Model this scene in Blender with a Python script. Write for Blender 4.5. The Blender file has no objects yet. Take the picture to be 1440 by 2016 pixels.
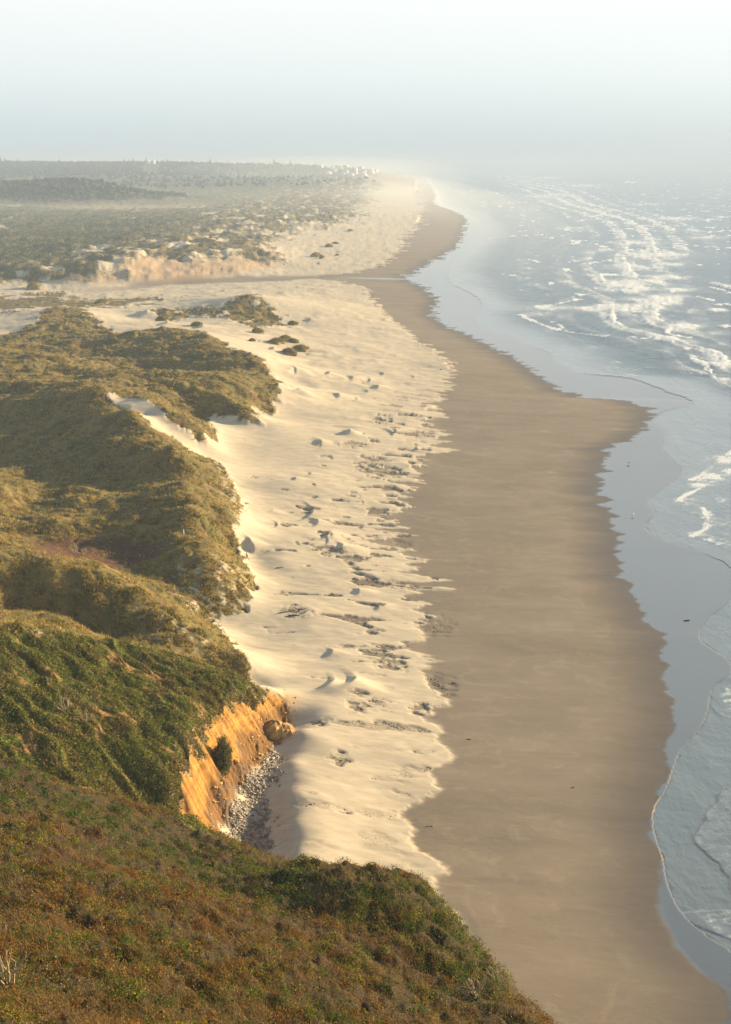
HAZE = 0.00021
EXPO = 1.5
VEG = 1.0
import bpy, math, random, time
import numpy as np
T0 = time.time()
random.seed(7)
RNG = np.random.default_rng(11)
R = math.radians
SC = bpy.context.scene
COL = SC.collection

# ------------------------------------------------------------------ camera
CAM_H = 88.0
F = 2200.0                       # focal length in photo pixels (1440 x 2016)
PITCH = math.atan(686.0 / F)
SP, CP = math.sin(PITCH), math.cos(PITCH)
cam_d = bpy.data.cameras.new("camera")
cam = bpy.data.objects.new("camera", cam_d)
COL.objects.link(cam)
cam.location = (0, 0, CAM_H)
cam.rotation_euler = (math.pi / 2 - PITCH, 0, 0)
cam_d.sensor_fit = 'VERTICAL'
cam_d.sensor_height = 24.0
cam_d.lens = 24.0 * F / 2016.0
cam_d.clip_start = 0.5
cam_d.clip_end = 120000
SC.camera = cam


def at(px, py, z):
    """ground point seen at a photo pixel, at height z"""
    v = (py - 1008.0) / F
    t = (CAM_H - z) / (SP + v * CP)
    return ((px - 720.0) / F * t, t * (CP - v * SP), z)


def at_t(px, py, t):
    v = (py - 1008.0) / F
    return ((px - 720.0) / F * t, t * (CP - v * SP), CAM_H - t * (SP + v * CP))


# ------------------------------------------------------------------ noise
from concurrent.futures import ThreadPoolExecutor
_POOL = ThreadPoolExecutor(4)
_prm = np.random.default_rng(5).permutation(4096).astype(np.int32)
_ang = np.random.default_rng(6).uniform(0, 2 * math.pi, 4096)
_GX = np.cos(_ang).astype(np.float32); _GY = np.sin(_ang).astype(np.float32)


def _pn(x, y, seed):
    ix = np.floor(x); iy = np.floor(y)
    fx = x - ix; fy = y - iy
    ix = ix.astype(np.int32); iy = iy.astype(np.int32)
    ux = fx * fx * fx * (fx * (fx * 6 - 15) + 10)
    uy = fy * fy * fy * (fy * (fy * 6 - 15) + 10)
    px0 = _prm[(ix + seed * 131) & 4095]; px1 = _prm[(ix + 1 + seed * 131) & 4095]
    r = []
    for py, dy in ((iy, 0), (iy + 1, 1)):
        a = _prm[(px0 + py) & 4095]; b = _prm[(px1 + py) & 4095]
        g0 = _GX[a] * fx + _GY[a] * (fy - dy)
        g1 = _GX[b] * (fx - 1) + _GY[b] * (fy - dy)
        r.append(g0 + (g1 - g0) * ux)
    return (r[0] + (r[1] - r[0]) * uy) * np.float32(1.5)


def pnoise(x, y, seed=0):
    x = np.asarray(x, dtype=np.float32); y = np.asarray(y, dtype=np.float32)
    if x.ndim == 0 or x.size < 60000: return _pn(x, y, seed)
    y = np.broadcast_to(y, x.shape)
    n = max(4, x.size // 60000)
    return np.concatenate(list(_POOL.map(lambda q: _pn(q[0], q[1], seed), zip(np.array_split(x, n), np.array_split(y, n)))))


def fbm(x, y, octaves=4, seed=0, gain=0.5, lac=2.03):
    s = 0; a = 1.0; n = 0
    for k in range(octaves):
        s = s + a * pnoise(x, y, seed + 17 * k)
        n += a; a *= gain
        x = x * lac + 3.7; y = y * lac - 1.3
    return s / n


def sstep(a, b, x):
    t = np.clip((x - a) / (b - a), 0, 1)
    return t * t * (3 - 2 * t)


# ------------------------------------------------------------------ shore lines (functions of Y)
def line(pts, z):
    w = np.array([at(px, py, z) for px, py in pts])
    o = np.argsort(w[:, 1])
    return w[o, 1], w[o, 0]


def soften(ln, times=2):
    """round the corners of a shore line (corner cutting)"""
    q = np.stack([np.log(ln[0]), ln[1] / ln[0]], 1)
    for _ in range(times):
        a, b = q[:-1], q[1:]
        q = np.concatenate([q[:1], np.stack([a * .75 + b * .25, a * .25 + b * .75], 1).reshape(-1, 2), q[-1:]])
    return np.exp(q[:, 0]), q[:, 1] * np.exp(q[:, 0])


WET = line([(806, 337), (832, 349), (850, 368), (858, 385), (852, 402), (890, 414), (916, 428), (919, 437), (908, 482), (872, 505), (818, 535), (800, 543), (805, 552),
            (842, 570), (862, 590), (845, 608), (868, 640), (925, 660), (985, 690), (1010, 705), (1060, 735), (1090, 760),
            (1140, 783), (1200, 786), (1245, 792), (1302, 815), (1262, 826), (1278, 842), (1232, 868), (1186, 888),
            (1196, 902), (1176, 950), (1198, 1000), (1215, 1050), (1226, 1083), (1202, 1094), (1222, 1120), (1240, 1160),
            (1260, 1200), (1280, 1240), (1322, 1252), (1300, 1290), (1310, 1330), (1328, 1400), (1337, 1436), (1300, 1464),
            (1316, 1520), (1284, 1570), (1296, 1600), (1280, 1635), (1300, 1680), (1302, 1730), (1306, 1800), (1330, 1850),
            (1370, 1900), (1422, 1950), (1432, 1990), (1426, 2040), (1440, 2200), (1500, 2500)], 0.35)
SWASH = line([(808, 337), (835, 349), (855, 368), (866, 385), (870, 402), (905, 414), (938, 428), (958, 448), (935, 480), (900, 505), (880, 530), (882, 552), (895, 562), (938, 582), (955, 606),
              (926, 622), (938, 642), (975, 656), (1012, 666), (1030, 680), (1085, 692), (1092, 712), (1115, 727), (1150, 737), (1240, 741),
              (1300, 765), (1385, 795), (1315, 806), (1280, 826), (1312, 846), (1300, 870), (1310, 895), (1345, 920), (1330, 945), (1266, 985), (1298, 1012), (1262, 1032),
              (1290, 1058), (1380, 1085), (1450, 1118), (1450, 1180), (1396, 1210), (1370, 1255), (1404, 1280), (1440, 1300), (1440, 1330), (1400, 1350),
              (1395, 1400), (1375, 1440), (1338, 1476), (1326, 1514), (1310, 1560), (1286, 1590), (1286, 1640), (1306, 1690), (1312, 1740), (1340, 1800),
              (1400, 1850), (1440, 1870), (1500, 1950), (1540, 2200), (1600, 2500)], 0.2)
DRY = line([(790, 337), (805, 349), (825, 385), (832, 410), (822, 440), (792, 480), (772, 510), (735, 532), (600, 546), (715, 560), (738, 590),
            (760, 620), (800, 650), (850, 690), (885, 715), (902, 745), (872, 775), (850, 800), (880, 815), (850, 832), (886, 860),
            (862, 880), (855, 905), (845, 930), (830, 960), (790, 985), (778, 1010), (775, 1030), (772, 1050), (800, 1100),
            (832, 1130), (818, 1160), (832, 1190), (815, 1210), (836, 1240), (820, 1270), (860, 1310), (838, 1330), (865, 1370),
            (850, 1420), (878, 1470), (890, 1500), (862, 1540), (870, 1560), (802, 1590), (790, 1605), (822, 1630), (800, 1662),
            (880, 1700), (886, 1718), (850, 1738), (905, 1800), (915, 1850), (930, 1920), (960, 2050), (1000, 2300)], 2.2)


WET, SWASH, DRY = soften(WET, 1), soften(SWASH), soften(DRY)


def lx(ln, Y):
    return np.interp(Y, ln[0], ln[1])


# ------------------------------------------------------------------ terrain control points
ctrl = []
def C(*pts):
    for px, py, z in pts: ctrl.append(at(px, py, z))
def CT(*pts):
    for p in pts: ctrl.append(at_t(*p))
def CW(*pts):
    for p in pts: ctrl.append(p)

# foreground hillside
CT((0, 2016, 40), (250, 2016, 45), (500, 2016, 52), (750, 2016, 60), (950, 2016, 66), (1080, 2016, 70), (0, 1900, 47), (300, 1900, 54),
   (600, 1900, 63), (850, 1900, 71), (960, 1890, 75), (0, 1750, 60), (300, 1750, 70), (600, 1800, 77), (850, 1757, 87), (893, 1792, 83),
   (760, 1741, 93), (640, 1716, 105), (520, 1692, 116), (450, 1658, 122), (350, 1614, 119), (200, 1562, 112), (0, 1492, 104), (0, 1620, 80),
   (200, 1680, 82), (420, 1720, 93), (150, 1800, 60), (1010, 1960, 72), (-400, 1492, 95), (-400, 2016, 36), (-400, 1750, 56), (908, 1825, 80))
CW((-8, 12, 68), (8, 12, 66), (0, 25, 62), (12, 30, 54), (-25, 12, 74), (20, 12, 58), (-25, 25, 66), (20, 50, 40), (26, 40, 40), (30, 15, 48),
   (-1, 110, 4.2), (4, 100, 10), (11, 88, 14), (14, 97, 4), (18, 66, 22), (25, 76, 7), (30, 84, 3), (34, 60, 12), (38, 72, 5), (48, 55, 4), (55, 30, 8), (60, 12, 12), (-9, 118, 4.2),
   (-26, 121, 10), (-36, 115, 18), (-52, 108, 27), (-75, 100, 38))
# cliff: foot and top edge of the ochre face
C((580, 1443, 3.9), (562, 1470, 3.9), (532, 1484, 3.8), (516, 1514, 3.8), (492, 1548, 3.8), (472, 1575, 3.9), (452, 1605, 4.0), (432, 1640, 4.2), (420, 1662, 4.4))
for Y, tx, z in ((163, -15.2, 7.2), (159, -16.6, 8.8), (154, -18.4, 10), (149, -20.2, 11), (144, -21.2, 12), (139, -22.4, 12.8), (134, -23.2, 13.8), (129, -24.2, 14.2), (125, -26, 14)):
    CW((tx, Y, z))
for Y, tx, z in ((160, -14.2, 4.3), (153, -15.4, 5), (146, -17.4, 5.4), (139, -18.8, 5.6), (131, -20.0, 5.4)):
    CW((tx, Y, z - 0.6))
# mid headland
C((0, 1400, 24), (0, 1230, 26.5), (250, 1262, 17.5), (400, 1312, 11.8), (500, 1352, 9.6), (100, 1300, 23), (250, 1330, 18), (380, 1370, 13.5), (460, 1390, 11.5),
  (100, 1240, 23), (180, 1400, 19.5), (300, 1420, 16), (100, 1480, 21), (220, 1500, 17), (300, 1540, 13.5), (340, 1580, 11), (-400, 1230, 40), (-400, 1400, 36))
CW((-50, 163, 20), (-38, 172, 11), (-29, 172, 7.5), (-45, 178, 8.5), (-58, 180, 9.5), (-50, 172, 9.5), (-80, 178, 20), (-21, 166, 6), (-120, 175, 28))
# near dunes
C((485, 1302, 7.2), (400, 1240, 9.4), (330, 1190, 12), (270, 1160, 14.6), (180, 1135, 16.6), (100, 1118, 18.4), (0, 1100, 20), (-300, 1080, 24), (500, 1345, 4.4), (470, 1275, 4.6),
  (415, 1222, 4.8), (480, 1210, 4.6), (502, 1165, 4.7), (494, 1120, 4.9), (466, 1082, 5.2), (482, 1000, 5.8), (462, 958, 6.2), (432, 905, 7),
  (200, 1080, 9), (300, 1095, 9.2), (100, 1065, 10.2), (340, 1140, 8.6), (0, 1050, 13), (250, 1018, 11.8), (330, 1022, 12), (120, 1030, 11.5),
  (400, 1060, 13), (362, 1002, 14.6), (366, 950, 15.6), (342, 882, 17.2), (262, 816, 19.2), (202, 771, 20.4), (410, 1120, 10.5), (445, 1040, 9.6), (435, 980, 10.2), (420, 1170, 7.5),
  (100, 955, 8.2), (250, 948, 9), (30, 910, 9), (150, 860, 13), (80, 820, 13), (0, 850, 11), (165, 966, 11.4), (300, 968, 11.3), (0, 955, 15), (55, 1000, 10), (-300, 900, 16), (-300, 1000, 19),
  (230, 784, 18.4), (290, 816, 16.6), (338, 848, 14), (355, 868, 12), (392, 882, 9.4), (224, 764, 20.6), (290, 787, 19.4), (342, 816, 17.6), (392, 842, 14), (428, 874, 8.4),
  (402, 818, 9.6), (0, 695, 17), (100, 700, 16.6), (200, 728, 17.4), (60, 745, 16.8), (280, 728, 17.4), (150, 740, 15), (30, 790, 14.5), (-300, 700, 18),
  (390, 757, 16.6), (440, 772, 15), (490, 802, 11.6), (516, 840, 7.4), (452, 828, 8.6), (345, 770, 15), (430, 738, 16), (475, 748, 15),
  (350, 650, 16.4), (250, 658, 15), (410, 667, 16.4), (460, 692, 16), (510, 707, 14.4), (548, 748, 10.8), (555, 810, 6.4), (560, 770, 6.6), (500, 815, 8),
  (300, 738, 9), (150, 702, 10), (400, 733, 11), (60, 675, 12))
# middle distance
C((250, 628, 7), (350, 628, 7.6), (200, 606, 6.5), (405, 645, 9.6), (490, 581, 14.6), (570, 642, 5.2), (442, 602, 10.8), (400, 606, 9), (368, 612, 7.6), (540, 612, 9), (520, 640, 7.4), (470, 625, 8.6),
  (130, 606, 13), (180, 626, 12), (88, 640, 12), (222, 652, 11), (0, 622, 7), (50, 600, 5), (0, 650, 9.5), (-300, 620, 9), (560, 690, 7), (300, 600, 5.2),
  (250, 586, 4.2), (400, 575, 4), (100, 588, 4.2), (-300, 590, 5))
# stream, bluff beyond it, plain
C((790, 548, 0.8), (720, 548, 1.2), (650, 547, 1.5), (500, 550, 2), (350, 558, 2.3), (200, 571, 2.6), (60, 574, 2.8), (-200, 576, 3),
  (120, 560, 3.4), (240, 557, 3.2), (330, 554, 3.2), (450, 546, 3.2), (548, 528, 3.2), (130, 551, 6), (250, 512, 14.4), (235, 535, 9), (300, 502, 13.6), (380, 508, 12.4), (450, 492, 13), (505, 482, 12), (532, 500, 8),
  (330, 530, 8), (430, 522, 8.4), (500, 512, 7.4), (600, 442, 10.5), (650, 420, 11.5), (700, 396, 11), (732, 362, 10), (450, 442, 12.5), (550, 432, 12.5), (400, 472, 12), (300, 452, 12), (100, 500, 10), (0, 500, 10), (100, 450, 11),
  (0, 422, 12), (200, 408, 9.6), (350, 408, 10.4), (500, 402, 13), (622, 452, 5.6), (700, 442, 4.6), (762, 402, 4.4), (785, 362, 4), (600, 500, 4), (700, 500, 3.4), (-400, 500, 12), (-400, 430, 14), (640, 385, 12), (600, 365, 13), (680, 350, 13))
def CF(*pts):
    for px, Y, z in pts: ctrl.append(((px - 720.0) / F / 1.045 * Y, Y, z))
CF((0, 2450, 46), (80, 2450, 50), (150, 2450, 54), (215, 2430, 44), (270, 2400, 16), (330, 2400, 11), (0, 2250, 16), (150, 2250, 14), (-200, 2450, 50), (0, 2750, 26), (150, 2750, 24), (300, 2750, 16), (450, 2600, 13),
   (0, 3600, 44), (200, 3600, 42), (400, 3600, 38), (550, 3600, 32), (650, 3700, 26), (720, 3700, 14), (770, 3700, 5), (820, 4000, 3),
   (0, 4700, 92), (150, 4700, 88), (300, 4700, 90), (450, 4700, 84), (550, 4600, 83), (630, 4500, 80), (690, 4500, 77), (735, 4500, 64), (770, 4600, 30), (800, 4700, 6), (690, 3950, 47), (735, 3950, 34), (640, 4000, 50), (-300, 4700, 95), (-300, 3600, 46),
   (0, 5600, 70), (300, 5600, 70), (600, 5600, 50), (760, 6000, 12), (0, 8500, 60), (150, 9000, 60), (300, 9000, 55), (-200, 9000, 60), (600, 9000, 20), (800, 9000, 8), (820, 6500, 3))
# beach
C((575, 1700, 4.4), (600, 1500, 4.3), (640, 1400, 4.2), (560, 1330, 4.3), (600, 1200, 4.1), (540, 1100, 4.9), (600, 1050, 4.5), (700, 1100, 3.5), (700, 1300, 3.4), (720, 1500, 3.3), (700, 1650, 3.3),
  (510, 1030, 5.5), (560, 950, 5.5), (640, 950, 4.6), (540, 850, 7), (620, 850, 5.6), (720, 850, 4), (580, 760, 6.3), (660, 760, 5), (760, 760, 3.5), (600, 720, 6), (700, 700, 4.5), (800, 710, 2.8), (650, 640, 5), (740, 650, 3.5),
  (640, 590, 4), (500, 565, 4), (620, 565, 3.3))
C((588, 1440, 4.7), (580, 1500, 4.6), (574, 1560, 4.6), (578, 1620, 4.5), (584, 1680, 4.4), (552, 1500, 3.4), (544, 1560, 3.3), (548, 1620, 3.3), (560, 1690, 3.3), (566, 1455, 3.6))
for ln, z in ((WET, 0.35), (DRY, 2.2)):
    for k in range(0, len(ln[0]), 4): CW((ln[1][k], ln[0][k], z))
for Y in (60, 95, 120, 160, 220, 300, 420, 600, 900, 1500, 2500, 4500, 9000):
    x = float(lx(SWASH, Y))
    CW((x + 0.12 * Y, Y, -0.9), (x + 0.35 * Y + 15, Y, -2.5), (x + 0.8 * Y + 25, Y, -4))
ctrl = np.array(ctrl)
cu = np.stack([ctrl[:, 0] / ctrl[:, 1], np.log(ctrl[:, 1])], 1)
_d = np.sqrt(((cu[:, None] - cu[None]) ** 2).sum(-1))
_keep = []
for i in range(len(cu)):
    if all(_d[i, j] > 0.006 for j in _keep): _keep.append(i)
ctrl = ctrl[_keep]; cu = cu[_keep]
EPS = 0.012
_n = len(cu)
_A = np.zeros((_n + 3, _n + 3))
_A[:_n, :_n] = np.sqrt(((cu[:, None] - cu[None]) ** 2).sum(-1) + EPS ** 2)
_A[:_n, :_n] -= np.eye(_n) * 0.0008
_P = np.concatenate([np.ones((_n, 1)), cu], 1)
_A[:_n, _n:] = _P; _A[_n:, :_n] = _P.T
_w = np.linalg.solve(_A, np.concatenate([ctrl[:, 2], np.zeros(3)]))


def rbf(u, l):
    sh = u.shape
    u = u.ravel(); l = l.ravel()
    out = np.empty(len(u))
    for a in range(0, len(u), 20000):
        b = slice(a, a + 20000)
        q = np.sqrt((u[b, None] - cu[None, :, 0]) ** 2 + (l[b, None] - cu[None, :, 1]) ** 2 + EPS ** 2)
        out[b] = q @ _w[:_n] + _w[_n] + u[b] * _w[_n + 1] + l[b] * _w[_n + 2]
    return out.reshape(sh)


# ------------------------------------------------------------------ terrain grid (fan: fine near, coarse far)
DET = 1.0                                                # grid detail
_py = np.concatenate([np.arange(326.5, 420, 0.8 * DET), np.arange(420, 2016, 1.6 * DET)])
_v = (_py - 1008) / F
_Yr = 85.0 / (SP + _v * CP) * (CP - _v * SP)
_Yr = _Yr[_Yr < 11000]
_Yr = np.concatenate([_Yr, np.geomspace(11600, 41000, 14)])
ROWS = np.concatenate([np.exp(np.arange(math.log(14), math.log(_Yr.min()), 0.0045 * DET)), np.sort(_Yr)])
COLS = np.concatenate([np.arange(-0.5, 0.07, 0.00068 * DET), np.arange(0.07, 0.62, 0.0013 * DET)])
LR = np.log(ROWS)
NR, NC = len(ROWS), len(COLS)
# rbf on a half-resolution lattice, then bilinear
_r2 = np.linspace(0, NR - 1, NR // 2 + 1); _c2 = np.linspace(0, NC - 1, NC // 2 + 1)
_lr = np.interp(_r2, np.arange(NR), LR); _cc = np.interp(_c2, np.arange(NC), COLS)
_Z = rbf(*np.meshgrid(_cc, _lr))
_Z = np.stack([np.interp(COLS, _cc, row) for row in _Z])
_fr = np.interp(LR, _lr, np.arange(len(_lr)))
_i0 = np.clip(np.floor(_fr).astype(int), 0, len(_lr) - 2); _ff = (_fr - _i0)[:, None]
BASE = _Z[_i0] * (1 - _ff) + _Z[_i0 + 1] * _ff
_last = np.searchsorted(ROWS, 9000)
BASE[_last:] = BASE[_last]
U, L = np.meshgrid(COLS, LR)
Yg = np.exp(L); Xg = U * Yg
U = U.astype(np.float32); L = L.astype(np.float32)
print("grid", NR, NC, NR * NC, "ctrl", _n, time.time() - T0)


def samp(G, x, y):
    """bilinear sample of a grid at world points"""
    x = np.asarray(x, float); y = np.asarray(y, float)
    r = np.interp(np.log(np.maximum(y, 1)), LR, np.arange(NR)); c = np.interp(x / y, COLS, np.arange(NC))
    i = np.clip(r.astype(int), 0, NR - 2); j = np.clip(c.astype(int), 0, NC - 2)
    fr = r - i; fc = c - j
    return (G[i, j] * (1 - fr) * (1 - fc) + G[i + 1, j] * fr * (1 - fc) + G[i, j + 1] * (1 - fr) * fc + G[i + 1, j + 1] * fr * fc)


def hit(px, py, G=None, ymin=0):
    """first ground point along the sight line through a photo pixel"""
    G = BASE if G is None else G
    v = (py - 1008.0) / F
    u = (px - 720.0) / F / (CP - v * SP)
    k = (SP + v * CP) / (CP - v * SP)
    c = np.interp(u, COLS, np.arange(NC)); j = min(int(c), NC - 2); fc = c - j
    z = G[:, j] * (1 - fc) + G[:, j + 1] * fc
    ok = np.nonzero((z >= CAM_H - k * ROWS) & (ROWS > ymin))[0]
    if len(ok) == 0:
        Y = CAM_H / max(k, 1e-4)
        return (u * Y, Y, 0.0)
    i = ok[0]
    if i == 0: return (u * ROWS[0], ROWS[0], z[0])
    a = z[i - 1] - (CAM_H - k * ROWS[i - 1]); b = z[i] - (CAM_H - k * ROWS[i])
    f = a / (a - b) if a != b else 0
    Y = ROWS[i - 1] + (ROWS[i] - ROWS[i - 1]) * f
    return (u * Y, Y, CAM_H - k * Y)


def poly_mask(pts, soft=0.01, wob=0.0, seed=1, ws=60.0):
    """soft mask of a patch of ground, its outline laid out on the ground in (X/Y, ln Y)"""
    q = []
    for p in pts:
        x, y, z = hit(*p) if len(p) == 2 else p
        q.append((x / y, math.log(y)))
    q = np.array(q)
    uu, ll = U, L
    if wob:
        uu = U + wob * fbm(U * ws, L * ws, 3, seed); ll = L + wob * fbm(U * ws + 40, L * ws, 3, seed + 5)
    lo = q.min(0) - 3 * soft - 2 * wob; hi = q.max(0) + 3 * soft + 2 * wob
    r0, r1 = np.searchsorted(LR, [lo[1], hi[1]]); c0, c1 = np.searchsorted(COLS, [lo[0], hi[0]])
    M = np.zeros((NR, NC))
    if r1 <= r0 or c1 <= c0: return M
    a = uu[r0:r1, c0:c1]; b = ll[r0:r1, c0:c1]
    ins = np.zeros(a.shape, bool); dist = np.full(a.shape, 9.0)
    for k in range(len(q)):
        x0, y0 = q[k]; x1, y1 = q[(k + 1) % len(q)]
        dx, dy = x1 - x0, y1 - y0
        if y0 != y1: ins ^= ((b < y0) != (b < y1)) & (a < x0 + (b - y0) * dx / dy)
        t = np.clip(((a - x0) * dx + (b - y0) * dy) / (dx * dx + dy * dy + 1e-12), 0, 1)
        dist = np.minimum(dist, (a - x0 - t * dx) ** 2 + (b - y0 - t * dy) ** 2)
    s = np.sqrt(dist) * np.where(ins, 1, -1)
    M[r0:r1, c0:c1] = sstep(-soft, soft, s)
    return M
# ------------------------------------------------------------------ surface kinds (masks on the ground)
Xw = lx(WET, Yg); Xs = lx(SWASH, Yg); Xd = lx(DRY, Yg)
_lat = Yg / 200.0                                          # sideways scale of the outlines
V_MAIN = poly_mask([(-420, 655), (0, 660), (60, 640), (80, 625), (110, 605), (150, 605), (190, 628), (235, 657), (300, 650), (370, 650), (420, 664),
    (480, 694), (520, 709), (548, 750), (553, 777), (535, 800), (552, 815), (520, 812), (495, 802), (513, 838), (460, 826), (410, 815), (425, 872),
    (388, 866), (335, 822), (290, 790), (222, 766), (205, 772), (245, 803), (300, 842), (344, 864), (380, 892), (428, 908), (458, 957), (480, 1002),
    (465, 1050), (465, 1085), (492, 1120), (500, 1165), (478, 1205), (417, 1217), (460, 1272), (488, 1312), (505, 1350), (420, 1318), (250, 1266), (0, 1236), (-420, 1240)],
    0.004, 0.012, 3)
V_HILL = poly_mask([(366, 612), (400, 608), (440, 602), (470, 585), (490, 580), (520, 600), (545, 612), (570, 640), (545, 645), (520, 640), (500, 650), (470, 636), (440, 628), (400, 620), (390, 628)], 0.006, 0.02, 5)
V_FLAT = poly_mask([(-420, 580), (0, 585), (60, 577), (120, 574), (140, 585), (210, 592), (300, 584), (330, 592), (250, 602), (180, 606), (100, 604), (0, 622), (-420, 640)], 0.02, 0.05, 6)
V_MIDS = poly_mask([(300, 612), (340, 606), (362, 618), (350, 632), (318, 630)], 0.008, 0.02, 8)
HEAD = poly_mask([(-420, 1236), (0, 1236), (250, 1266), (420, 1318), (505, 1356), (545, 1400), (530, 1408), (470, 1432), (425, 1452), (400, 1490), (345, 1490), (325, 1510), (352, 1590), (412, 1645),
    (-30, 112, 24), (-40, 108, 26), (-60, 105, 33), (-90, 105, 42)], 0.004, 0.008, 9)
OCHRE = poly_mask([(-24.5, 127, 13), (-24.5, 133, 13), (-23, 140, 12), (-21.5, 147, 11), (-19, 155, 9), (-17.2, 161, 6), (-13.0, 163, 3.9), (-11.5, 160, 3.8), (-13.5, 152, 3.8), (-17, 140, 3.8), (-18.8, 131, 4), (-19.5, 124, 4), (-22, 122, 6)], 0.006, 0.01, 11)
PEBBLE = poly_mask([(530, 1484), (548, 1500), (535, 1530), (518, 1560), (525, 1620), (532, 1660), (510, 1700), (380, 1690), (400, 1640), (440, 1590), (470, 1545)], 0.012, 0.03, 12)
FAR = poly_mask([(-22000, 40900, 0), (2600, 40900, 0), (230, 7000, 0), (20, 5200, 0), (5, 4200, 0)] +
    [(735, 352), (738, 370), (715, 384), (728, 396), (700, 412), (715, 425), (650, 440), (640, 455), (590, 440), (560, 462), (528, 482), (545, 508), (530, 517), (450, 508), (380, 514), (300, 508), (262, 511), (235, 520), (232, 540), (150, 551), (60, 556), (-420, 560)], 0.012, 0.03, 13)
FORE = sstep(0, 1, (BASE - np.maximum(4.2, 0)) / 1.6) * (Yg < 128) * (1 - HEAD) * (1 - OCHRE)
FORE = np.where((Yg < 122) & (U < 0.65), FORE, 0) * (1 - PEBBLE * (Yg > 118))
CLEAR = sstep(0.30, 0.42, fbm(Xg / 70, Yg / 160, 3, 19)) * (Yg > 1000) * (Yg < 2200)
MEADOW = poly_mask([(60, 405), (180, 402), (300, 404), (420, 400), (400, 410), (250, 414), (120, 412)], 0.03, 0.03, 15)
REDFLAT = poly_mask([(40, 1062), (140, 1052), (270, 1062), (330, 1085), (300, 1105), (180, 1110), (80, 1095)], 0.012, 0.02, 16)

# vegetation breaks up over bare sand: on steep seaward faces, at the toes, on the bluff and between the far dunes
patch = fbm(Xg / 5.0, Yg / 7.0, 4, 21)
veg = np.maximum.reduce([V_MAIN, V_HILL * sstep(-0.45, -0.25, fbm(Xg / 14, Yg / 20, 3, 31)), V_FLAT * sstep(-0.35, -0.1, fbm(Xg / 30, Yg / 45, 4, 33)), V_MIDS])
_near_toe = poly_mask([(350, 1120), (420, 1100), (500, 1135), (510, 1180), (480, 1225), (400, 1225), (350, 1180)], 0.02) + \
            poly_mask([(400, 880), (440, 890), (500, 1000), (480, 1050), (450, 1000), (440, 950)], 0.012) + \
            poly_mask([(250, 1190), (330, 1210), (440, 1270), (430, 1300), (300, 1260)], 0.012) * 0.7
veg = sstep(0.30, 0.70, veg + 0.55 * fbm(Xg / 2.2, Yg / 2.6, 4, 42) * (veg > 0.02) * (veg < 0.98))
veg = veg * (1 - np.clip(_near_toe, 0, 1) * 0.8 * sstep(0.0, 0.26, 0.6 * fbm(Xg / 2.5 + Yg / 9, Yg / 3.5 - Xg / 6, 4, 41) + 0.6 * fbm(Xg / 1.6 + Yg / 4, Yg / 0.8, 3, 43)))
_edgefar = 1 - poly_mask([(620, 350), (600, 366), (540, 378), (470, 398), (400, 430), (310, 470), (150, 512), (-420, 540), (-22000, 40900, 0), (-20, 5200, 0), (-40, 4200, 0)], 0.04)
veg = np.maximum(veg, FAR * (1 - sstep(0.10, 0.28, fbm(Xg / 26, Yg / 45, 4, 51)) * np.clip(_edgefar, 0, 1)))
veg = np.maximum.reduce([veg, HEAD, FORE]) * (1 - 0.8 * CLEAR * FAR)
_cliffbig = poly_mask([(-27, 124, 13), (-27, 133, 13), (-24.5, 140, 12), (-23, 147, 11), (-20, 155, 9), (-17.5, 162, 6), (-13.0, 164, 3.9), (-11.5, 160, 3.8), (-13.0, 152, 3.8), (-16.5, 140, 3.8), (-18.3, 131, 4), (-19.5, 122, 4), (-24, 120, 6)], 0.006, 0.006, 11)
OCHRE = np.maximum(OCHRE, _cliffbig * (1 - sstep(.3, .7, HEAD)) * (1 - sstep(.3, .7, FORE)) * sstep(4.0, 5.0, BASE))
_top = np.interp(Yg, [125, 129, 134, 139, 144, 149, 154, 159, 163], [14, 14.2, 13.8, 12.8, 12, 11, 10, 8.8, 7.2])
HF = np.clip((BASE - 4) / (_top - 4), 0, 1.3)                  # how far up the cut face
DRAPE = OCHRE * sstep(0.0, 0.16, HF - 0.82 + 0.55 * fbm(Yg / 4.5, Xg / 4.5, 3, 23) + 0.25 * fbm(Xg / 1.3, Yg / 1.3, 3, 24))
OCHRE = OCHRE * (1 - DRAPE)
veg = np.maximum(veg, DRAPE)
veg = np.clip(veg - OCHRE, 0, 1)
sea_side = sstep(0, 1, (Xg - Xd) / (0.02 * Yg + 2))
veg *= (Xg < Xd + 3) | (FORE > 0.02)
veg *= 1 - 0.0 * sea_side
sandy = (1 - veg)

# dry sand sheet over the damp strand: long lobes across the beach, hollows blown out down to shells and wrack
lob = fbm(Xg / 26 + 0.15 * Yg / 5, Yg / 5.5, 4, 61)
lob2 = fbm(Xg / 60, Yg / 11, 3, 63)
reach = np.interp(Yg, [60, 115, 150, 190, 215, 240, 300, 360, 450, 700, 1000, 3000], [1.2, 1.2, 2.2, 5, 8, 13, 14, 8, 7, 6, 12, 40])
sd = Xd - Xg + reach * (1.3 * lob + 0.8 * lob2)
sd = sd + 0.9 * fbm(Xg / 2.2, Yg / 1.1, 3, 64)
dry = sstep(-0.6, 1.3, sd)
hol = fbm(Xg / 9 + Yg / 30, Yg / 4.0, 4, 71)
near_edge = np.exp(-((Xd - Xg - 7) / (9 + reach)) ** 2) * (Xg < Xd + 4)
zone = np.interp(Yg, [100, 140, 170, 200, 240, 330, 420, 520, 800], [0.0, 0.45, 0.7, 0.95, 1.0, 1.0, 0.6, 0.25, 0.1])
wrack = 0.85 * sstep(0.20, 0.44, hol + 0.36 * (near_edge - 0.62)) * zone * dry * (Xg > Xd - 45)
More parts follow.
